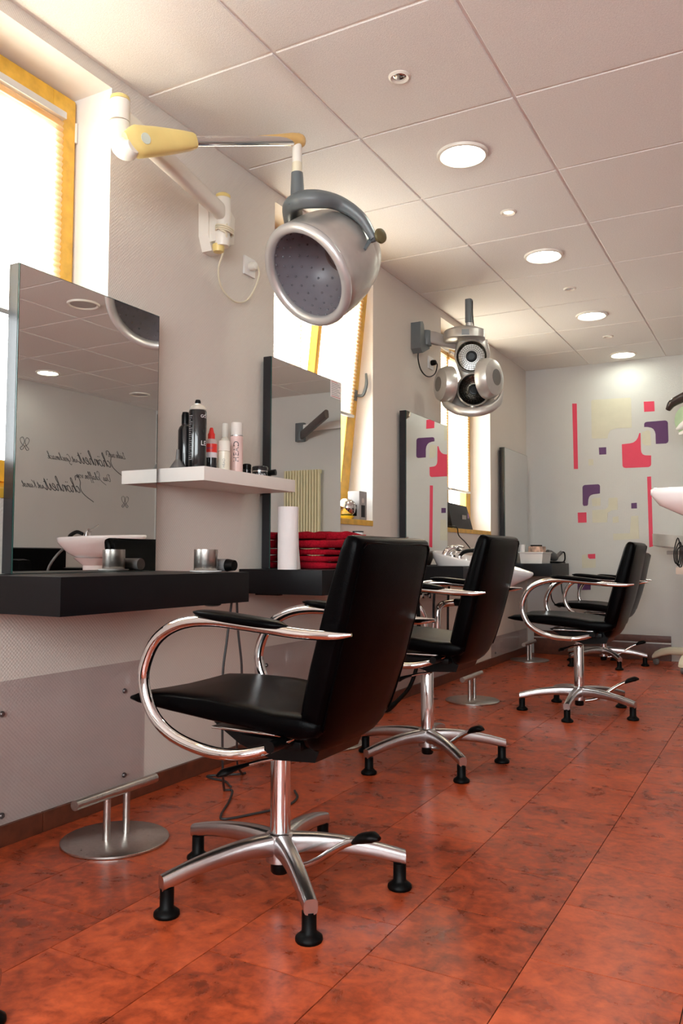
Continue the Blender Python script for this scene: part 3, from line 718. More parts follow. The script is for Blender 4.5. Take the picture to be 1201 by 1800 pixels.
towel(.09, .285, 1.02, 1.24, DT+.129, .034, 'red rolled towel on top of the stack beside chair back', 6)
# things at the far end of the second desk
t = thing('brush_holder', 'white tube in a black holder at the second desk end', 'holder', (.165, 1.36, DT))
lathe('stand', [(.035, 0), (.035, .006), (.012, .01), (.012, .13), (.026, .135), (.026, .14)], BLACKP, t, c=(.15, 1.40, DT), seg=20)
tube('white_tube', [(.15, 1.40, DT+.125), (.15, 1.40, DT+.172)], .026, WHITEP, t, 24)
tube('black_ring', [(.15, 1.40, DT+.172), (.15, 1.40, DT+.178)], .028, BLACKP, t, 24)
tag(mk('black_clip_box', *boxd((.06, 1.385, DT+.001), (.095, 1.425, DT+.170), .004), BLACKP, smooth=True, loc=(.077, 1.40, DT)), 'small upright black box at the second desk end', 'box')

# wall shelf with bottles
SH = 1.143
tag(mk('wall_shelf', *boxd((.001, .061, SH-.049), (.25, .651, SH), .0015), SHELFM, smooth=True, loc=(0, .356, SH-.049)), 'white floating wall shelf holding hair products', 'shelf')
CANB = mat('gloss_black_can', (.010, .010, .011), .12, var=.05, coat=.3)
PINKB = mat('pearl_pink_bottle', (.72, .50, .47), .28, var=.05); CREAMB = mat('pearl_cream_bottle', (.74, .68, .56), .30, var=.05)
REDB = mat('red_bottle_plastic', (.75, .03, .02), .35); GREYB = mat('smoke_grey_plastic', (.12, .115, .11), .4)
INKW = mat('white_print', (.75, .75, .75), .5); INKK = mat('black_print', (.02, .02, .025), .4)
def wrap(cx, cyy, r, ang, z0, vert=False):
    """print wrapped round a bottle: ang = direction the middle faces; vert reads upwards"""
    def f(u, v):
        if vert: u, v = -v, u
        a = ang+u/r
        return (cx+(r+.0006)*math.cos(a), cyy+(r+.0006)*math.sin(a), z0+v)
    return f
FACE = math.radians(-50)     # towards the middle of the room
def bottle(name, x, y, prof, m, label, caps=(), seg=28, cat='bottle'):
    t = thing(name, label, cat, (x, y, SH), 'hair products on the shelf')
    lathe('body', prof, m, t, c=(x, y, SH), seg=seg)
    for nm, pr, mm in caps: lathe(nm, pr, mm, t, c=(x, y, SH), seg=seg)
    return t
t = bottle('hairspray_can', .135, .165, [(0, .002), (.031, .002), (.0325, .006), (.0325, .212), (.030, .218), (0, .218)], CANB, 'tall black hairspray can in front on the shelf',
    [('shoulder', [(.030, .218), (.031, .221), (.024, .234), (.015, .238), (.015, .241), (0, .241)], mat('cream_can_shoulder', (.7, .66, .58), .3, .3)), ('spray_button', [(.0105, .241), (.0105, .250), (.008, .256), (0, .257)], BLACKP)])
textmesh('lettering', 'GOL', .016, INKW, t, wrap(.135, .165, .0325, FACE+.30, SH+.188))
textmesh('lettering', 'LE', .024, INKW, t, wrap(.135, .165, .0325, FACE+.35, SH+.088))
V, F = [], []
for k in range(22):
    z = SH+.035+.0075*k; a0, a1 = FACE-1.15, FACE-.62-.1*((k*5) % 3)
    b_ = len(V)
    for q in range(5):
        a = a0+(a1-a0)*q/4
        V += [(.135+.0331*math.cos(a), .165+.0331*math.sin(a), z), (.135+.0331*math.cos(a), .165+.0331*math.sin(a), z+.0032)]
        if q: F.append([b_+2*q-2, b_+2*q-1, b_+2*q+1, b_+2*q])
mk('small_print', V, F, INKG, t)
bottle('mousse_can', .070, .175, [(0, .002), (.025, .002), (.026, .006), (.026, .150), (.022, .162), (.014, .170), (.013, .182), (0, .182)], CANB, 'black mousse can half hidden behind the tall can', [('cap', [(.014, .175), (.014, .205), (.011, .218), (0, .218)], BLACKP)])
t = bottle('tint_bottle', .120, .266, [(0, .002), (.0205, .002), (.0215, .005), (.0215, .058), (0, .058)], CANB, 'bottle with red nozzle and red label on the shelf',
    [('label_band', [(.0217, .056), (.0222, .058), (.0222, .074), (.0217, .076)], mat('pale_label', (.7, .65, .68), .4)), ('red_label', [(.0217, .076), (.0222, .076), (.0222, .108), (.0217, .108)], REDB),
     ('shoulder', [(.0215, .056), (.0215, .112), (.018, .124), (.012, .128), (0, .128)], mat('clear_pink_plastic', (.62, .48, .46), .3)), ('red_nozzle', [(.0135, .126), (.0135, .146), (.0105, .150), (.0065, .166), (.0055, .170), (0, .170)], REDB)])
textmesh('lettering', 'HEAD', .010, INKW, t, wrap(.120, .266, .0215, FACE-.2, SH+.012))
textmesh('lettering', 'DEPOT', .008, mat('blue_print', (.05, .08, .3), .5), t, wrap(.120, .266, .0222, FACE-.9, SH+.088))
t = bottle('cream_bottle', .140, .318, [(0, .002), (.0225, .002), (.0235, .005), (.0235, .085), (0, .085)], CREAMB, 'short cream coloured bottle on the shelf',
    [('cap', [(.0238, .086), (.0238, .089), (.0232, .090), (.0232, .122), (.021, .125), (0, .125)], mat('ivory_cap', (.78, .74, .66), .3))])
textmesh('lettering', 'HEAD', .013, INKG, t, wrap(.140, .318, .0236, FACE+.1, SH+.022, True))
bottle('pump_bottle', .060, .430, [(0, .002), (.0165, .002), (.0165, .150), (.010, .160), (0, .160)], mat('pale_ivory_bottle', (.74, .71, .62), .35), 'pale ivory pump bottle behind the pink bottle', [('cap', [(.012, .160), (.012, .212), (.010, .215), (0, .215)], mat('ivory_cap2', (.76, .74, .68), .35))])
t = bottle('pink_bottle', .135, .405, [(0, .002), (.0235, .002), (.0245, .005), (.0245, .152), (.0235, .155), (0, .155)], PINKB, 'tall pearl pink bottle with large black lettering on shelf',
    [('silver_band', [(.0247, .154), (.0247, .157), (.0235, .158)], CHROME), ('clear_cap', [(.0225, .158), (.0225, .205), (.020, .208), (0, .208)], mat('frosted_cap', (.70, .66, .62), .2))])
textmesh('lettering', 'HEAD', .030, INKK, t, wrap(.135, .405, .0247, FACE+.25, SH+.052, True), space=1.05)
bottle('small_jar', .085, .545, [(0, .002), (.0175, .002), (.0175, .040), (0, .040)], CANB, 'small black jar behind the pink bottle', [('lid', [(.0182, .041), (.0182, .060), (.014, .064), (0, .064)], BLACKP)], cat='jar')
t = bottle('styling_jar', .150, .545, [(0, .002), (.030, .002), (.0315, .004), (.0315, .028), (0, .028)], CANB, 'wide black jar with silver rim on the shelf', [('silver_rim', [(.0316, .028), (.0320, .029), (.0320, .031), (.0316, .032)], CHROME), ('lid', [(.0320, .032), (.0320, .046), (.029, .050), (0, .050)], CANB)], cat='jar')
textmesh('lettering', 'HEAD', .014, INKW, t, wrap(.150, .545, .0316, FACE-.55, SH+.010))
t = thing('black_clip', 'black hair clip at the far end of the shelf', 'hair clip', (.15, .62, SH), 'hair products on the shelf')
tube('grip', [(.11, .615, SH+.030), (.17, .630, SH+.034)], [.010, .013], BLACKP, t, 10); tube('foot', [(.14, .622, SH+.001), (.14, .622, SH+.03)], .006, BLACKP, t, 8)
t = thing('funnel', 'small smoke grey plastic funnel upside down on the shelf', 'funnel', (.10, .085, SH), 'hair products on the shelf')
lathe('cone', [(.030, .0), (.030, .002), (.0085, .034), (.007, .034), (.028, .0)], GREYB, t, c=(.10, .100, SH), seg=24); lathe('spout', [(.008, .033), (.0055, .070), (.004, .070), (.006, .033)], GREYB, t, c=(.10, .100, SH), seg=16)

# ------------------------------------------------------------------ cables below the near desk
CAB = mat('dark_grey_cable', (.03, .028, .028), .5)
z0 = .004
tag(tube('power_cable', [(.345, .098, .679), (.338, .085, .56), (.330, .072, .43), (.322, .085, .25), (.30, .12, .10), (.235, .215, .012), (.232, .228, z0), (.257, .233, z0), (.32, .131, z0), (.385, .0, z0), (.421, -.031, z0), (.466, .046, z0), (.517, .17, z0), (.503, .271, z0), (.45, .342, z0)], .0042, CAB, seg=8, smooth=6, loc=(.345, .098, 0)), 'dark cable hanging from near desk and looping over the floor', 'cable')
tag(tube('power_cable', [(.352, .118, .679), (.346, .135, .58), (.335, .175, .43), (.31, .19, .25), (.25, .27, .10), (.165, .42, .010), (.16, .452, z0), (.15, .42, z0+.002), (.108, .388, z0), (.061, .345, z0), (.10, .325, z0), (.16, .319, z0), (.225, .27, z0)], .0042, CAB, seg=8, smooth=6, loc=(.352, .118, 0)), 'thin dark cable bending towards the skirting behind nearest seat', 'cable')
tag(lathe('desk_grommet', [(0, 0), (.03, 0), (.03, -.008), (.022, -.012), (0, -.012)], BLACKP, None, c=(.30, .05, .678), seg=20, loc=(.30, .05, .678)), 'black round fitting under the near desk', 'fitting')

# ------------------------------------------------------------------ hood dryer on the first pier
def along(p, q, f): return Vector(p)+(Vector(q)-Vector(p))*f
t = thing('hood_dryer', 'silver hood hair dryer on a cream and yellow swivel arm', 'hair dryer', (.0, .42, 2.0))
V, F = prismd([(.318, 2.215), (.322, 2.085), (.345, 2.030), (.40, 2.030), (.45, 2.085), (.50, 2.105), (.505, 2.215), (.46, 2.245), (.35, 2.245)], lambda y, z: (.001, y, z), lambda y, z: (.045, y*.94+.025, z*.985+.032))
wb_ = mk('wall_plate', V, F, CREAMW, t)
lathe('pivot_post', [(0, -.13), (.026, -.13), (.031, -.11), (.031, .06), (0, .06)], CREAMW, t, c=(.085, .365, 2.175), seg=24)
lathe('pivot_cap', [(.031, .061), (.029, .074), (.018, .082), (0, .083)], YELLOWP, t, c=(.085, .365, 2.175), seg=24)
box('pivot_arm', (.03, .335, 2.06), (.085, .395, 2.20), CREAMW, t, bev=.008)
lathe('lower_cap', [(0, 0), (.02, .002), (.024, .02), (.024, .03)], YELLOWP, t, c=(.07, .36, 2.022), seg=20)
box('type_label', (.0455, .375, 2.088), (.0468, .418, 2.100), mat('dark_label', (.05, .05, .05), .5), t)
box('type_label', (.0455, .375, 2.078), (.0468, .418, 2.088), PAPER, t)
EB = Vector((.225, -.345, 2.15))
tube('lower_arm', [(.085, .365, 2.175), (.10, .30, 2.176), (EB.x-.004, EB.y+.05, 2.178), (EB.x, EB.y, 2.178)], [.034, .034, .038, .036], CREAMW, t, 16, flat=.62, side=(0, 0, 1), exp=3)
tube('elbow_post', [(EB.x, EB.y, 2.232), (EB.x, EB.y, 2.168)], .031, CREAMW, t, 24)
lathe('elbow_cap', [(.031, 0), (.029, .012), (.016, .020), (0, .021)], YELLOWP, t, c=(EB.x, EB.y, 2.233), seg=24)
tube('elbow_knuckle', [(EB.x, EB.y, 2.165), (EB.x+.002, EB.y+.002, 2.125), (EB.x+.020, EB.y-.004, 2.085), (EB.x+.050, EB.y-.012, 2.065), (EB.x+.075, EB.y-.015, 2.068)], [.031, .033, .036, .034, .022], CREAMW, t, 20, smooth=4)
K0 = Vector((EB.x+.060, EB.y-.012, 2.085)); K1 = Vector((.450, .325, 2.362))
ax = (K1-K0).normalized(); sdx = Vector((ax.y, -ax.x, 0)).normalized()
pts = [K0-ax*.02, K0+ax*.02, K0+ax*.10, K0+ax*.19, K0+ax*.245, K0+ax*.25]
tube('yellow_cover', pts, [.028, .048, .043, .034, .026, .021], YELLOWP, t, 20, smooth=3, flat=[.5, .62, .68, .75, .85, .85], side=Vector((0, 0, 1)), exp=2.8)
lathe('round_badge', [(0, .001), (.017, .001), (.017, -.003)], mat('pale_green_badge', (.62, .68, .58), .4), t, c=K0+ax*.035+sdx*.0300, axis=sdx, seg=24)
tube('chrome_tube', [K0+ax*.24, K1-ax*.02], .017, CHROME, t, 18)
tube('upper_cover', [K1-ax*.20+Vector((0, 0, .012)), K1-ax*.10+Vector((0, 0, .010)), K1-ax*.03+Vector((0, 0, .006)), K1+ax*.005, K1+ax*.024, K1+ax*.031], [.007, .014, .022, .027, .023, .010], mat('ochre_plastic', (.66, .43, .16), .4), t, 16, smooth=3, side=Vector((0, 0, 1)))
tube('drop_tube', [K1+Vector((0, 0, .005)), K1+Vector((.002, 0, -.085))], .018, CREAMW, t, 18)
tube('drop_collar', [K1+Vector((.002, 0, -.085)), K1+Vector((.002, 0, -.125))], .0185, CREAM, t, 18)
HN = Vector((-.258, -.758, -.600)).normalized(); RC = Vector((.439, .410, 1.880))
HB = -HN
pv = HB.cross(Vector((0, 0, 1))).normalized()
if pv.x < 0: pv = -pv
HC = RC+HB*.195+Vector((0, 0, .012))
tube('grey_socket', [K1+Vector((.002, 0, -.122)), K1+Vector((.002, .004, -.205))], [.0215, .026], GREYPL, t, 18)
shell = lathe('hood_shell', [(.186, .010), (.196, .020), (.199, .06), (.197, .12), (.188, .18), (.170, .235)], SILVERP, t, c=RC, axis=HB, seg=56, angle=math.radians(60), cap=False)
lathe('hood_back', [(.173, .225), (.170, .245), (.150, .285), (.115, .318), (.065, .338), (0, .345)], SILVERP, t, c=RC, axis=HB, seg=56, cap=False)
s_, t_, d_ = frame_of(HB)
tube('hood_rim', [RC+HB*.012+(s_*math.cos(2*PI*k/56)+t_*math.sin(2*PI*k/56))*.183 for k in range(56)], .0195, SILVERL, t, 14, closed=True)
INNER = mat('dark_grey_diffuser', (.18, .165, .19), .38, var=.06)
dif = lathe('diffuser_bowl', [(.170, .008), (.166, .03), (.158, .09), (.138, .150), (.10, .195), (.062, .215)], INNER, t, c=RC, axis=HB, seg=48, angle=PI, cap=False)
lathe('air_vent', [(.068, .210), (.060, .216), (.054, .205), (.050, .217), (.034, .217), (.030, .206), (.026, .218), (0, .218)], mat('rusty_vent', (.16, .11, .10), .4, .3), t, c=RC, axis=HB, seg=36)
rows = [(.167, .028, 26), (.162, .065, 26), (.155, .10, 24), (.143, .138, 20), (.125, .168, 16), (.10, .195, 12)]
Vn, Fn = [], []
for ri, (r, h, n) in enumerate(rows):
    for k in range(n):
        a = 2*PI*(k+.5*(ri % 2))/n; u = s_*math.cos(a)+t_*math.sin(a)
        inw = (-u*.8-HB*.5).normalized()
        v, f = lathed([(.0052, -.002), (.0048, .0025), (.003, .004), (.0015, .0015), (0, .001)], c=RC+HB*h+u*(r-.001), axis=inw, seg=7)
        b = len(Vn); Vn += v; Fn += [[i+b for i in q] for q in f]
mk('air_nozzles', Vn, Fn, mat('nozzle_grey', (.16, .15, .17), .3), dif, smooth=True)['kind'] = 'stuff'
# yoke over the hood, carried by the socket; the two ends pivot on the hood sides
YT = K1+Vector((.002, .004, -.20))
side_r, side_l = HC+pv*.192, HC-pv*.192
yk = [side_l+Vector((0, 0, -.02)), side_l+Vector((0, 0, .05))-pv*.02, along(side_l, YT, .55)-pv*.045+Vector((0, 0, .045)), YT+Vector((0, 0, -.028))-pv*.015, YT+pv*.075+Vector((0, .03, -.030)), along(YT, side_r, .55)+Vector((0, 0, .062)), along(YT, side_r, .82)+Vector((0, 0, .050))+pv*.012, side_r+pv*.016]
tube('yoke', yk, [.026, .032, .038, .041, .040, .035, .028, .019], GREYPL, t, 18, smooth=6, flat=.75, exp=2.6)
lathe('yoke_switch', [(0, .001), (.010, .001), (.010, -.003)], BLACKP, t, c=YT+Vector((-.012, -.036, -.040)), axis=(-.3, -1, 0), seg=4)
tube('pivot_band', [side_r-pv*.012+HB*.05, side_r-pv*.004, side_r-pv*.004-HB*.045-Vector((0, 0, .02))], .014, GREYPL, t, 10, flat=.5, side=pv)
tube('knob_stem', [side_r, side_r+pv*.035], .013, GREYPL, t, 14)
lathe('tilt_knob', [(.014, .0), (.022, .003), (.028, .012), (.026, .020), (.012, .024), (0, .0245)], mat('olive_knob', (.13, .11, .05), .35, .2), t, c=side_r+pv*.035, axis=pv, seg=28)
tube('rear_cable', [HC+HB*.13-Vector((0, 0, .12)), HC+HB*.15-Vector((0, 0, .145)), HC+HB*.12-Vector((0, 0, .165))], .006, BLACKP, t, 8, smooth=4)
# its wall socket and lead
def socket(y, z, label, m=WHITEP):
    s = thing('wall_socket', label, 'socket', (0, y, z))
    box('cover', (0, y-.040, z-.040), (.010, y+.040, z+.040), m, s, bev=.003)
    lathe('insert', [(.022, .0105), (.022, .004), (.018, .004), (0, .004)], m, s, c=(0, y, z), axis=(1, 0, 0), seg=24)
    return s
socket(.660, 2.071, 'white wall socket with a white plug beside hood dryer')
# the lead belongs to the dryer
lathe('plug', [(.017, .0), (.019, .012), (.016, .03), (.008, .036), (0, .036)], CREAMW, t, c=(.0105, .660, 2.071), axis=(1, 0, 0), seg=18)
tube('cord', [(.10, .355, 2.135), (.115, .352, 2.12), (.100, .33, 2.10), (.118, .345, 2.085), (.10, .365, 2.06), (.075, .38, 2.02), (.04, .40, 1.97), (.02, .45, 1.915), (.02, .53, 1.885), (.022, .61, 1.905), (.028, .665, 1.97), (.042, .682, 2.04), (.044, .665, 2.071)], .0038, CREAM, t, 8, smooth=6)
for k in range(3): tube('cord_winding', [(.045, .39-.0, 2.112-.008*k), (.085, .325, 2.118-.008*k), (.120, .345, 2.113-.008*k), (.122, .385, 2.108-.008*k), (.085, .402, 2.110-.008*k)], .0036, CREAM, t, 8, smooth=4, closed=True)

# ------------------------------------------------------------------ infrared processor on the second pier
t = thing('infrared_hair_processor', 'silver infrared hair processor with four round heads on grey arm', 'hair dryer', (0, 2.5, 1.7))
V, F = prismd([(2.385, 2.272), (2.385, 2.110), (2.42, 2.085), (2.53, 2.135), (2.53, 2.190), (2.455, 2.185), (2.440, 2.265), (2.42, 2.282)], lambda y, z: (.001, y, z), lambda y, z: (.065, y, z))
mk('wall_bracket', V, F, GREYPL, t)
lathe('swivel_post', [(0, -.002), (.033, -.002), (.034, .0), (.034, .078), (.028, .092), (0, .093)], GREYPL, t, c=(.055, 2.500, 2.150), seg=24)
CP = Vector((.318, 2.560, 0))
tube('arm', [(.055, 2.50, 2.205), (.10, 2.515, 2.195), (.20, 2.60, 2.165), (.33, 2.68, 2.14)], [.040, .040, .036, .036], mat('taupe_arm', (.36, .32, .29), .4), t, 14, flat=.5, side=(0, 0, 1), exp=4)
tube('mast', [(CP.x, CP.y-.01, 2.415), (CP.x, CP.y-.01, 2.27)], .026, GREYPL, t, 16, flat=.8, exp=4)
tube('mast_neck', [(CP.x, CP.y-.01, 2.272), (CP.x, CP.y-.01, 2.235)], .021, SILVERL, t, 16)
tube('mast_cable', [(CP.x+.026, CP.y-.02, 2.40), (CP.x+.030, CP.y-.03, 2.32), (CP.x+.040, CP.y-.04, 2.24)], .003, BLACKP, t, 6, smooth=3)
V = []; rings = []
vd = Vector((.36, -.93, 0))            # towards the room
sr = Vector((.93, .36, 0))             # sideways
def pl(u, v, z): q = CP+sr*u+vd*v; return (q.x, q.y, z)
for z, a, b in ((2.243, .045, .04), (2.238, .075, .07), (2.218, .122, .10), (2.212, .127, .105), (2.166, .127, .105), (2.160, .115, .095)):
    rings.append([pl(u-.032, v, z) for u, v in sring(32, a, b, 3.0)])
mk('top_cover', *loftd(rings), SILVERP, t, smooth=True)
box_ = join(prismd([(-.05, 2.205), (-.005, 2.205), (-.005, 2.172), (-.05, 2.172)], lambda u, z: pl(u, .104, z), lambda u, z: pl(u, .1085, z)))
mk('display', *box_, mat('display_grey', (.22, .24, .26), .2), t)
WIRE = mat('wire_mesh_black', (.02, .018, .016), .4, .5); REFL = mat('heater_reflector', (.42, .37, .30), .22, 1.0, var=.5, scale=70)
def head(name, u, v, z, n, r, dep, front=True):
    """one round radiator; n: direction the grille faces"""
    c = Vector(pl(u, v, z)); n = Vector(n).normalized(); s2, t2, d2 = frame_of(n)
    h = lathe(name, [(0, -dep), (r*.55, -dep), (r*.86, -dep*.82), (r*.98, -dep*.45), (r, -.004), (r, .004), (r*.93, .008), (r*.90, .0)], SILVERP, t, c=c, axis=n, seg=40, cap=False)
    lathe('back_badge', [(0, -dep-.001), (r*.40, -dep-.001), (r*.40, -dep+.004)], mat('dark_badge', (.13, .12, .11), .4), h, c=c, axis=n, seg=28)
    lathe('reflector', [(r*.90, .0), (r*.70, -.022), (r*.4, -.030), (0, -.030)], REFL, h, c=c, axis=n, seg=36, cap=False)
    lathe('centre_cap', [(r*.32, -.03), (r*.34, .004), (r*.30, .010), (r*.22, .011), (r*.20, .006), (0, .006)], BLACKP, h, c=c, axis=n, seg=28)
    Vw, Fw = [], []
    for k in range(5):
        rr = r*(.42+.105*k)
        v_, f_ = tubed([c+n*.004+(s2*math.cos(2*PI*q/30)+t2*math.sin(2*PI*q/30))*rr for q in range(30)], .0011, 4, closed=True)
        b = len(Vw); Vw += v_; Fw += [[i+b for i in q] for q in f_]
    for k in range(28):
        a = 2*PI*k/28; e = s2*math.cos(a)+t2*math.sin(a)
        v_, f_ = tubed([c+n*.003+e*r*.33, c+n*.003+e*r*.92], .0009, 4)
        b = len(Vw); Vw += v_; Fw += [[i+b for i in q] for q in f_]
    mk('wire_grille', Vw, Fw, WIRE, h)
    return h
face = vd+Vector((0, 0, -.12))
head('upper_head', .010, .010, 2.062, face, .102, .05)
head('lower_head', .022, .075, 1.842, vd, .102, .05)
head('side_head', -.125, .06, 1.878, sr*.93-vd*.42, .112, .075)
head('side_head', .090, .125, 1.895, -sr*.80-vd*.52, .122, .075)
rings = []
for z, a, b, y in ((2.170, .095, .03, -.03), (2.08, .112, .035, -.03), (2.0, .09, .035, -.04), (1.94, .07, .035, -.05), (1.86, .125, .035, -.03), (1.78, .140, .045, -.03), (1.725, .120, .055, -.02), (1.705, .08, .05, -.01)):
    rings.append([pl(.016+u, y+v, z) for u, v in sring(28, a, b, 3)])
mk('carrier', *loftd(rings), SILVERP, t, smooth=True)
tube('support_ring', [pl(*q) for q in ((-.165, .02, 1.83), (-.150, .07, 1.765), (-.08, .12, 1.712), (.012, .135, 1.695), (.10, .125, 1.712), (.170, .08, 1.765), (.192, .03, 1.84))], [.018, .024, .028, .029, .028, .024, .018], SILVERP, t, 14, flat=.65, smooth=4, side=(0, 0, 1))
lathe('lower_knob', [(.016, .0), (.017, -.05), (.013, -.056), (0, -.056)], SILVERP, t, c=pl(.012, .11, 1.735), seg=20)
tube('handle', [pl(.10, .08, 1.725), pl(.125, .09, 1.715), pl(.150, .075, 1.735), pl(.152, .06, 1.765)], .011, SILVERL, t, 10, smooth=4)
socket(2.690, 2.085, 'white wall socket with a black plug beside infrared processor')
# the lead belongs to the processor
lathe('plug', [(.017, .0), (.019, .012), (.016, .03), (.008, .036), (0, .036)], BLACKP, t, c=(.0105, 2.690, 2.085), axis=(1, 0, 0), seg=18)
tube('cord', [(.035, 2.42, 2.095), (.03, 2.43, 2.05), (.025, 2.48, 2.0), (.025, 2.56, 1.975), (.028, 2.64, 1.985), (.035, 2.70, 2.02), (.043, 2.71, 2.07), (.044, 2.692, 2.085)], .004, BLACKP, t, 8, smooth=6)

# ------------------------------------------------------------------ wash basins
def basin(t, xb, xt, y, zb, zt, hw, depth):
    """hair wash basin: xb back, xt tip (either sign), rim rises or falls from zb to zt"""
    L = xt-xb
    def ring(sc, dz, shift=0.0, lip=1.0):
        o = []
        for k in range(44):
            a = 2*PI*k/44; c, s = math.cos(a), math.sin(a)
            u = .44+.56*math.copysign(abs(c)**.8, c) if c > 0 else .44+.44*math.copysign(abs(c)**.55, c)
            wv = hw*math.copysign(abs(s)**.72, s)
            if u > .5: wv *= 1-.72*((u-.5)/.5)**1.6
            uc = .40; u2 = uc+(u-uc)*sc*(lip if u > uc else 1)+shift
            z = zb+(zt-zb)*u2
            o.append((xb+L*u2, y+wv*sc, z+dz))
        return o
    R = [ring(.30, -depth, 0, .7), ring(.52, -depth*.96, 0, .72), ring(.74, -depth*.74, 0, .76), ring(.90, -depth*.42, 0, .86), ring(.985, -.035, 0, .97), ring(1.0, -.014), ring(1.0, -.004), ring(.985, 0), ring(.955, -.004), ring(.93, -.02, 0, .97), ring(.84, -depth*.45, 0, .84), ring(.66, -depth*.74, 0, .70), ring(.35, -depth*.84, 0, .66), ring(.10, -depth*.86, 0, .6)]
    return mk('bowl', *loftd(R), CERAMIC, t, smooth=True, angle=math.radians(70))
t = thing('wash_basin', 'white ceramic wash basin with chrome tap between second chair and mirror', 'wash basin', (.3, 2.58, .70))
basin(t, .085, .690, 2.60, .872, .742, .215, .185)
BX, BY = .185, 2.60
tap = tube('tap_body', [(BX, BY, .79), (BX, BY, .845), (BX+.012, BY, .872)], [.026, .024, .022], CHROME, t, 18, smooth=3)
tube('tap_lever', [(BX+.005, BY, .868), (BX+.02, BY-.02, .888), (BX+.06, BY-.05, .896), (BX+.10, BY-.07, .892)], [.018, .017, .013, .008], CHROME, tap, 14, smooth=4, flat=.6)
tube('tap_side', [(BX-.02, BY-.10, .80), (BX-.005, BY-.09, .86), (BX+.03, BY-.06, .885), (BX+.07, BY-.03, .87)], [.022, .022, .019, .010], CHROME, tap, 14, smooth=4)
hs = tube('hand_shower', [(BX+.07, BY-.06, .838), (BX+.10, BY-.065, .862), (BX+.15, BY-.07, .872), (BX+.20, BY-.07, .866)], [.010, .013, .013, .017], BLACKP, t, 12, smooth=4)
tube('shower_hose', [(BX+.20, BY-.07, .862), (BX+.23, BY-.06, .83), (BX+.20, BY-.03, .78)], .008, BLACKP, hs, 8, smooth=4)
tube('tap_base', [(BX+.07, BY-.06, .80), (BX+.07, BY-.06, .84)], [.018, .013], CHROME, t, 14)
t = thing('water_pipes', 'chrome valves and drain pipe on the wall below the basin', 'pipes', (.05, 2.5, .35))
tube('drain_pipe', [(.30, 2.62, .55), (.22, 2.70, .548), (.12, 2.66, .54), (.10, 2.60, .525), (.095, 2.575, .48), (.095, 2.575, .30)], .021, CHROME, t, 16, smooth=5)
tube('drain_sleeve', [(.26, 2.665, .55), (.17, 2.69, .548)], .024, BLACKP, t, 16)
tube('waste_bend', [(.02, 2.36, .565), (.05, 2.37, .545), (.075, 2.385, .50), (.085, 2.40, .44), (.085, 2.405, .30)], [.019, .019, .018, .018, .018], CHROME, t, 14, smooth=4)
for k, (yy, zz) in enumerate(((2.36, .60), (2.47, .595))):
    v = lathe('valve', [(0, 0), (.013, 0), (.013, .035), (.020, .036), (.020, .05), (.011, .052), (.011, .075), (.017, .076), (.017, .09), (0, .092)], CHROME, t, c=(.0, yy, zz), axis=(1, 0, 0), seg=14)
    tube('riser', [(.045, yy, zz), (.045, yy, zz+.06)], .007, CHROME, v, 10)
for (yy) in (2.50, 2.74):
    tube('hose', [(.11, yy, .660), (.10, yy+.004, .55), (.095, yy+.01, .43 if yy < 2.6 else .32)], .008, BLACKP, t, 8, smooth=3)
tube('hose_end', [(.095, 2.51, .43), (.09, 2.512, .34)], .010, CHROME, t, 10)
tag(tube('drain_hose', [(.20, 2.02, .62), (.205, 2.03, .40), (.20, 2.02, .25), (.17, 1.98, .12), (.13, 1.90, .05), (.11, 1.84, .022), (.10, 1.80, .022)], [.011, .011, .011, .011, .012, .018, .018], RUBBER, seg=10, smooth=5, loc=(.2, 2.02, 0)), 'black rubber hose hanging to the floor behind second chair', 'hose')

def wash_unit(xb, xt, y, zb, zt, label):
    t = thing('wash_unit', label, 'wash basin', (xb-.2, y, 0), 'free standing wash basins')
    basin(t, xb, xt, y, zb, zt, .22, .15)
    lathe('pedestal', [(.20, .0), (.20, .03), (.08, .06), (.07, .66), (.075, .76), (.14, zb-.14)], CERAMIC, t, c=(xb-.24, y, 0), seg=36)
    q = xb-.17
    tp = tube('tap_body', [(q, y, zb-.08), (q-.005, y, zb+.03), (q-.025, y, zb+.055)], [.022, .022, .018], CHROME, t, 16, smooth=3)
    tube('tap_lever', [(q-.02, y, zb+.05), (q-.06, y, zb+.07), (q-.11, y, zb+.095)], [.013, .010, .006], CHROME, tp, 10, smooth=3, flat=.5)
    hs = tube('hand_shower', [(q+.01, y-.03, zb+.03), (q+.06, y-.04, zb+.045), (q+.11, y-.05, zb+.02), (q+.13, y-.05, zb-.01)], [.012, .014, .015, .012], BLACKP, t, 12, smooth=4)
    tube('hose', [(q+.06, y-.10, zb-.04), (q+.11, y-.17, zb-.12), (q+.17, y-.20, zb-.24), (q+.20, y-.18, zb-.45)], .009, GREYB, hs, 8, smooth=4)
wash_unit(2.70, 1.98, 2.10, .955, .975, 'white wash basin on pedestal reflected in the nearest mirror')
wash_unit(2.38, 1.755, -.38, .930, .978, 'pale wash basin tip entering at the picture edge')

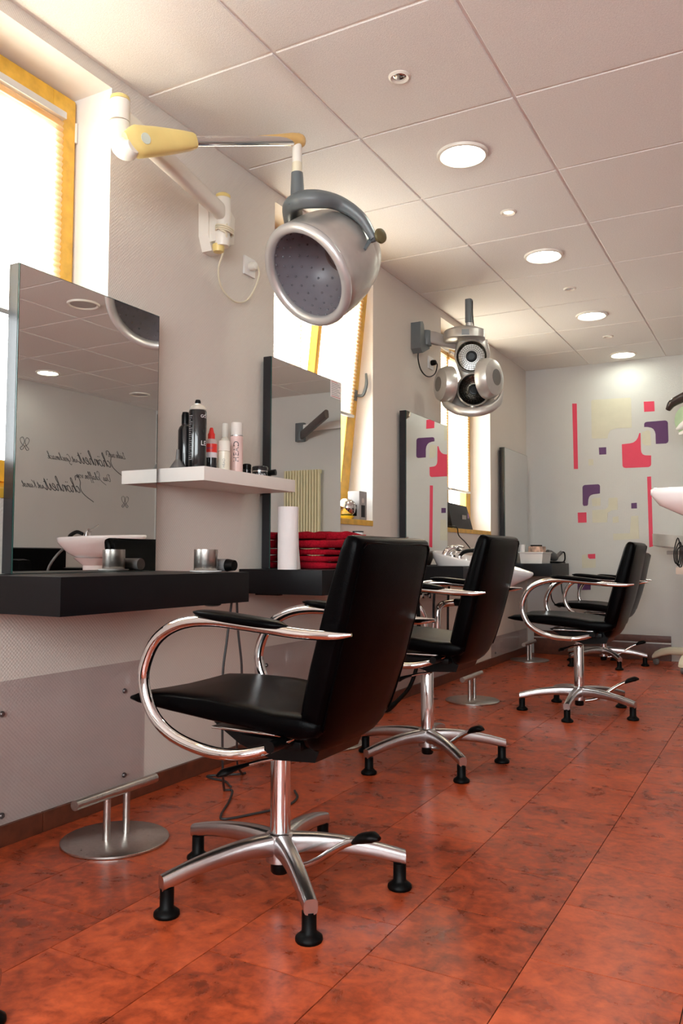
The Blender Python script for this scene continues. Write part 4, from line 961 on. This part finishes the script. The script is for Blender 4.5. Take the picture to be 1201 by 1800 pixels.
# ------------------------------------------------------------------ things on the sills and the far desk
t = thing('chrome_ball', 'mirror chrome ball with yellow underside on the window sill', 'ornament', (-.07, 1.70, SILL))
lathe('ball', [(0, .006), (.02, .012), (.044, .036), (.051, .062), (.044, .090), (.025, .110), (0, .115)], CHROME, t, c=(-.05, 1.655, SILL), seg=32)
lathe('yellow_cup', [(0, .001), (.026, .001), (.036, .010), (.040, .017), (.037, .019), (.03, .010), (0, .004)], mat('yellow_gloss', (.8, .6, .05), .15), t, c=(-.05, 1.655, SILL), seg=32)
t = thing('product_box', 'grey product box with a black window on the window sill', 'box', (-.05, 1.79, SILL))
box('carton', (-.075, 1.712, SILL+.001), (-.005, 1.800, SILL+.155), mat('grey_carton', (.33, .31, .30), .5), t, bev=.002)
box('side_window', (-.0052, 1.735, SILL+.015), (-.0042, 1.778, SILL+.080), BLACKP, t)
box('carton_window', (-.060, 1.7115, SILL+.02), (-.02, 1.7122, SILL+.08), BLACKP, t)
lathe('logo_disc', [(0, .0008), (.014, .0008), (.014, -.001)], mat('pale_disc', (.6, .52, .48), .5), t, c=(-.005, 1.755, SILL+.105), axis=(1, 0, 0), seg=20)
t = thing('black_speaker_box', 'black tablet shaped radio standing on the far window sill', 'radio', (-.08, 3.42, SILL))
V, F = prismd([(3.20, .001), (3.62, .001), (3.60, .10), (3.575, .175), (3.20, .185)], lambda y, z: (-.13+.05*(1-z*4), y, SILL+z), lambda y, z: (-.09+.05*(1-z*4), y, SILL+z))
mk('case', V, F, BLACKP, t)
box('front_label', (-.052, 3.42, SILL+.075), (-.050, 3.50, SILL+.105), mat('grey_label', (.30, .28, .27), .4), t)
box('front_mark', (-.052, 3.535, SILL+.085), (-.050, 3.56, SILL+.12), mat('violet_label', (.25, .12, .3), .4), t)
tube('lead', [(-.04, 3.12, SILL+.012), (.012, 3.14, SILL+.005), (.03, 3.13, SILL-.05), (.09, 3.10, .93), (.16, 3.05, .865)], .004, BLACKP, t, 8, smooth=5)
t = thing('white_tub', 'white plastic tub on the far corner desk', 'tub', (.19, 4.45, DT))
V, F = join(prismd([(-1, -1), (1, -1), (1, 1), (-1, 1)], lambda u, v: (.20+.085*u, 4.45+.125*v, DT+.001), lambda u, v: (.20+.095*u, 4.45+.135*v, DT+.085)))
mk('tub_body', V, F, WHITEP, t); box('tub_rim', (.098, 4.305, DT+.085), (.302, 4.595, DT+.093), WHITEP, t, bev=.003)
t = thing('orange_carton', 'small orange printed carton lying on the white tub', 'box', (.2, 4.5, DT+.094))
box('carton', (.15, 4.42, DT+.094), (.25, 4.585, DT+.140), mat('orange_print_card', (.55, .35, .26), .5, var=.6, scale=25), t, bev=.002)
tag(tube('black_comb', [(.17, 4.42, DT+.146), (.24, 4.50, DT+.146)], .006, BLACKP, seg=8, loc=(.2, 4.46, DT+.146)), 'short black comb on the orange carton', 'comb')
tag(lathe('white_cup', [(0, 0), (.022, 0), (.025, .06), (.023, .06), (.02, .004), (0, .004)], WHITEP, None, c=(.12, 4.345, DT+.094), seg=20, loc=(.12, 4.345, DT+.094)), 'white plastic cup at the edge of white tub', 'cup')
t = thing('hair_dryer', 'grey hand hair dryer lying on the far corner desk', 'hair dryer', (.27, 4.74, DT))
tube('body', [(.225, 4.70, DT+.085), (.245, 4.72, DT+.072), (.275, 4.75, DT+.055), (.295, 4.77, DT+.045)], [.034, .042, .036, .026], GREYB, t, 20, smooth=3)
tube('handle', [(.27, 4.75, DT+.04), (.30, 4.78, DT+.065), (.325, 4.81, DT+.095)], [.014, .016, .015], GREYB, t, 14, smooth=3)
tube('cord', [(.325, 4.81, DT+.095), (.345, 4.83, DT+.09), (.345, 4.84, DT+.03), (.32, 4.82, DT+.008), (.24, 4.76, DT+.008), (.20, 4.70, DT+.010), (.25, 4.69, DT+.012), (.33, 4.76, DT+.010), (.35, 4.82, DT+.008)], .006, BLACKP, t, 8, smooth=5)
tag(tube('power_cable', [(.30, 4.60, .676), (.29, 4.58, .55), (.30, 4.60, .47), (.34, 4.66, .42), (.36, 4.72, .46), (.34, 4.74, .58), (.33, 4.76, .676)], .005, BLACKP, seg=8, smooth=5, loc=(.3, 4.6, .5)), 'black cable loop hanging below the far corner desk', 'cable')
tag(tube('power_cable', [(.33, 4.44, .68), (.325, 4.43, .60), (.315, 4.41, .535)], .004, BLACKP, seg=8, smooth=4, loc=(.33, 4.44, .6)), 'short black cable end below the far corner desk', 'cable')

# ------------------------------------------------------------------ processor trolley at the picture's edge
SX, SY = 1.44, 4.52
t = thing('processor_trolley', 'cream wheeled stand with silver tray and green white heads by end wall', 'trolley', (SX, SY, 0))
lathe('stand_pole', [(.022, .10), (.022, 1.95)], CREAMW, t, c=(SX, SY, 0), seg=20)
lathe('stand_hub', [(.06, .085), (.07, .10), (.06, .15), (.03, .17)], CREAM, t, c=(SX, SY, 0), seg=28)
for k in range(4):
    a = math.radians(163+90*k); d = Vector((math.cos(a), math.sin(a), 0)); c = Vector((SX, SY, 0))
    rings = []
    for (r, z, hw, hh) in ((.03, .118, .05, .030), (.15, .122, .045, .030), (.25, .118, .040, .029), (.32, .100, .034, .030), (.365, .078, .030, .026), (.385, .062, .026, .014)):
        s = Vector((-d.y, d.x, 0)); rings.append([tuple(c+d*r+s*u+Vector((0, 0, z+v))) for u, v in sring(16, hw, hh, 3.2)])
    lg = mk('stand_leg', *loftd(rings), CREAM, t, smooth=True)
    q = c+d*.362
    w_ = lathe('caster', [(0, -.012), (.020, -.012), (.024, -.009), (.024, .009), (.020, .012), (0, .012)], GREYB, lg, c=(q.x, q.y, .0245), axis=(-d.y, d.x, 0), seg=18)
TZ = .90
lathe('tray', [(0, -.045), (.30, -.047), (.335, -.036), (.345, .050), (.337, .052), (.326, -.028), (0, -.034)], SILVERP, t, c=(SX+.0, SY-.03, TZ+.03), axis=(.10, 0, 1), seg=48)
box('tray_arm', (SX-.24, SY-.05, TZ-.045), (SX, SY+.01, TZ-.015), mat('taupe_arm', (.36, .32, .29), .4), t, bev=.008)
for k in range(3): tube('cable_loop', [(SX-.12+.012*k, SY-.40, TZ+.075-.03*k), (SX-.145+.01*k, SY-.41, TZ-.02), (SX-.14+.012*k, SY-.41, TZ-.10-.012*k), (SX-.115+.01*k, SY-.41, TZ-.10-.01*k), (SX-.105+.01*k, SY-.41, TZ-.0)], .0045, BLACKP, t, 6, smooth=4, closed=True)
box('paper_tag', (SX-.135, SY-.413, TZ-.185), (SX-.075, SY-.410, TZ-.135), mat('beige_tag', (.62, .50, .42), .6), t)
HX = SX+.065
tube('dark_band', [(HX-.27, SY-.10, 1.955), (HX-.235, SY-.12, 2.000), (HX-.17, SY-.13, 2.03), (HX-.08, SY-.13, 2.065), (HX+.05, SY-.12, 2.08)], [.022, .038, .043, .045, .045], mat('dark_brown_gloss', (.05, .035, .032), .12), t, 16, smooth=4, flat=.8)
GRN = mat('pale_green_plastic', (.42, .56, .36), .4, var=.08)
hd = lathe('round_head', [(0, -.03), (.08, -.03), (.112, -.015), (.117, .0), (.110, .012), (0, .03)], GRN, t, c=(HX-.13, SY-.12, 1.862), axis=(-.5, -.75, -.12), seg=40)
tube('white_grip', [(HX-.20, SY-.185, 1.79), (HX-.165, SY-.215, 1.805), (HX-.10, SY-.235, 1.85), (HX-.02, SY-.25, 1.90)], [.010, .024, .028, .026], WHITEP, hd, 14, smooth=4)
tube('white_grip', [(HX-.185, SY-.175, 1.755), (HX-.14, SY-.20, 1.765), (HX-.06, SY-.225, 1.80), (HX+.0, SY-.23, 1.84)], [.010, .020, .024, .024], WHITEP, hd, 14, smooth=4)
tube('head_stem', [(SX, SY, 1.94), (SX-.03, SY-.06, 1.95), (SX-.08, SY-.10, 1.93)], .02, SILVERP, t, 12, smooth=4)

# ------------------------------------------------------------------ seen in the mirrors
t = thing('column_radiator', 'cream vertical radiator of slim tubes on the end wall, mirrored', 'radiator', (2.42, D, .35))
RADM = mat('cream_radiator_enamel', (.70, .64, .40), .4, var=.02)
for k in range(13): box('radiator_tube', (2.195+.033*k, D-.075, .35), (2.195+.033*k+.024, D-.045, 1.70), RADM, t, bev=.006)
box('header', (2.19, D-.06, 1.66), (2.625, D-.035, 1.70), RADM, t, bev=.004); box('header', (2.19, D-.06, .35), (2.625, D-.035, .39), RADM, t, bev=.004)
for xx in (2.27, 2.54): box('wall_stay', (xx-.015, D-.045, 1.5), (xx+.015, D, 1.53), RADM, t)
t = thing('wall_hair_dryer', 'dark brown folding dryer arm on the end wall, seen in mirror', 'dryer arm', (2.45, D, 2.0))
box('wall_bracket', (2.40, D-.05, 1.995), (2.50, D, 2.19), GREYPL, t, bev=.01)
tube('lower_beam', [(2.42, D-.07, 2.045), (1.90, D-.45, 2.175)], .042, mat('dark_brown_arm', (.085, .065, .060), .4), t, 12, flat=.5, side=(0, 0, 1), exp=4)
tube('upper_beam', [(2.40, D-.04, 2.13), (1.86, D-.10, 2.13)], .038, WHITEP, t, 12, flat=.4, side=(0, 0, 1), exp=4)
tube('elbow', [(2.42, D-.07, 2.0), (2.42, D-.07, 2.09)], .04, GREYPL, t, 16)
# black waiting bench and trolley by the right wall
t = thing('black_wash_chair', 'black leather seat by the lettered wall, seen in nearest mirror', 'chair', (3.75, 2.9, 0))
box('seat_base', (3.45, 2.45, .06), (4.05, 3.25, .42), BLACKL, t, bev=.03)
box('seat_back', (4.02, 2.40, .30), (4.22, 3.30, .90), BLACKL, t, bev=.05)
box('seat_arm', (3.5, 3.24, .2), (4.15, 3.38, .72), BLACKL, t, bev=.05); box('seat_arm', (3.5, 2.32, .2), (4.15, 2.46, .80), BLACKL, t, bev=.05)
for (xx, yy) in ((3.5, 2.5), (3.5, 3.2), (4.0, 2.5), (4.0, 3.2)): tube('seat_foot', [(xx, yy, 0), (xx, yy, .07)], .02, CHROME, t, 10)
# stool of which only one foot stands in the picture
t = thing('rolling_stool', 'stool whose black rubber foot shows in the bottom corner', 'stool', (0.456, -1.269, 0))
fa = 25.0
for k in range(5):
    lg = cpart('leg', 'leg', ALU, t, math.radians(fa+72*k)); cpart('foot', 'foot', RUBBER, lg)
cpart('hub', 'hub', ALU, t)
lathe('column', [(.022, .10), (.022, .40)], CHROME, t, c=(0.456, -1.269, 0), seg=20)
lathe('seat', [(0, .39), (.13, .39), (.15, .41), (.15, .44), (.13, .46), (0, .465)], BLACKL, t, c=(0.456, -1.269, 0), seg=36)
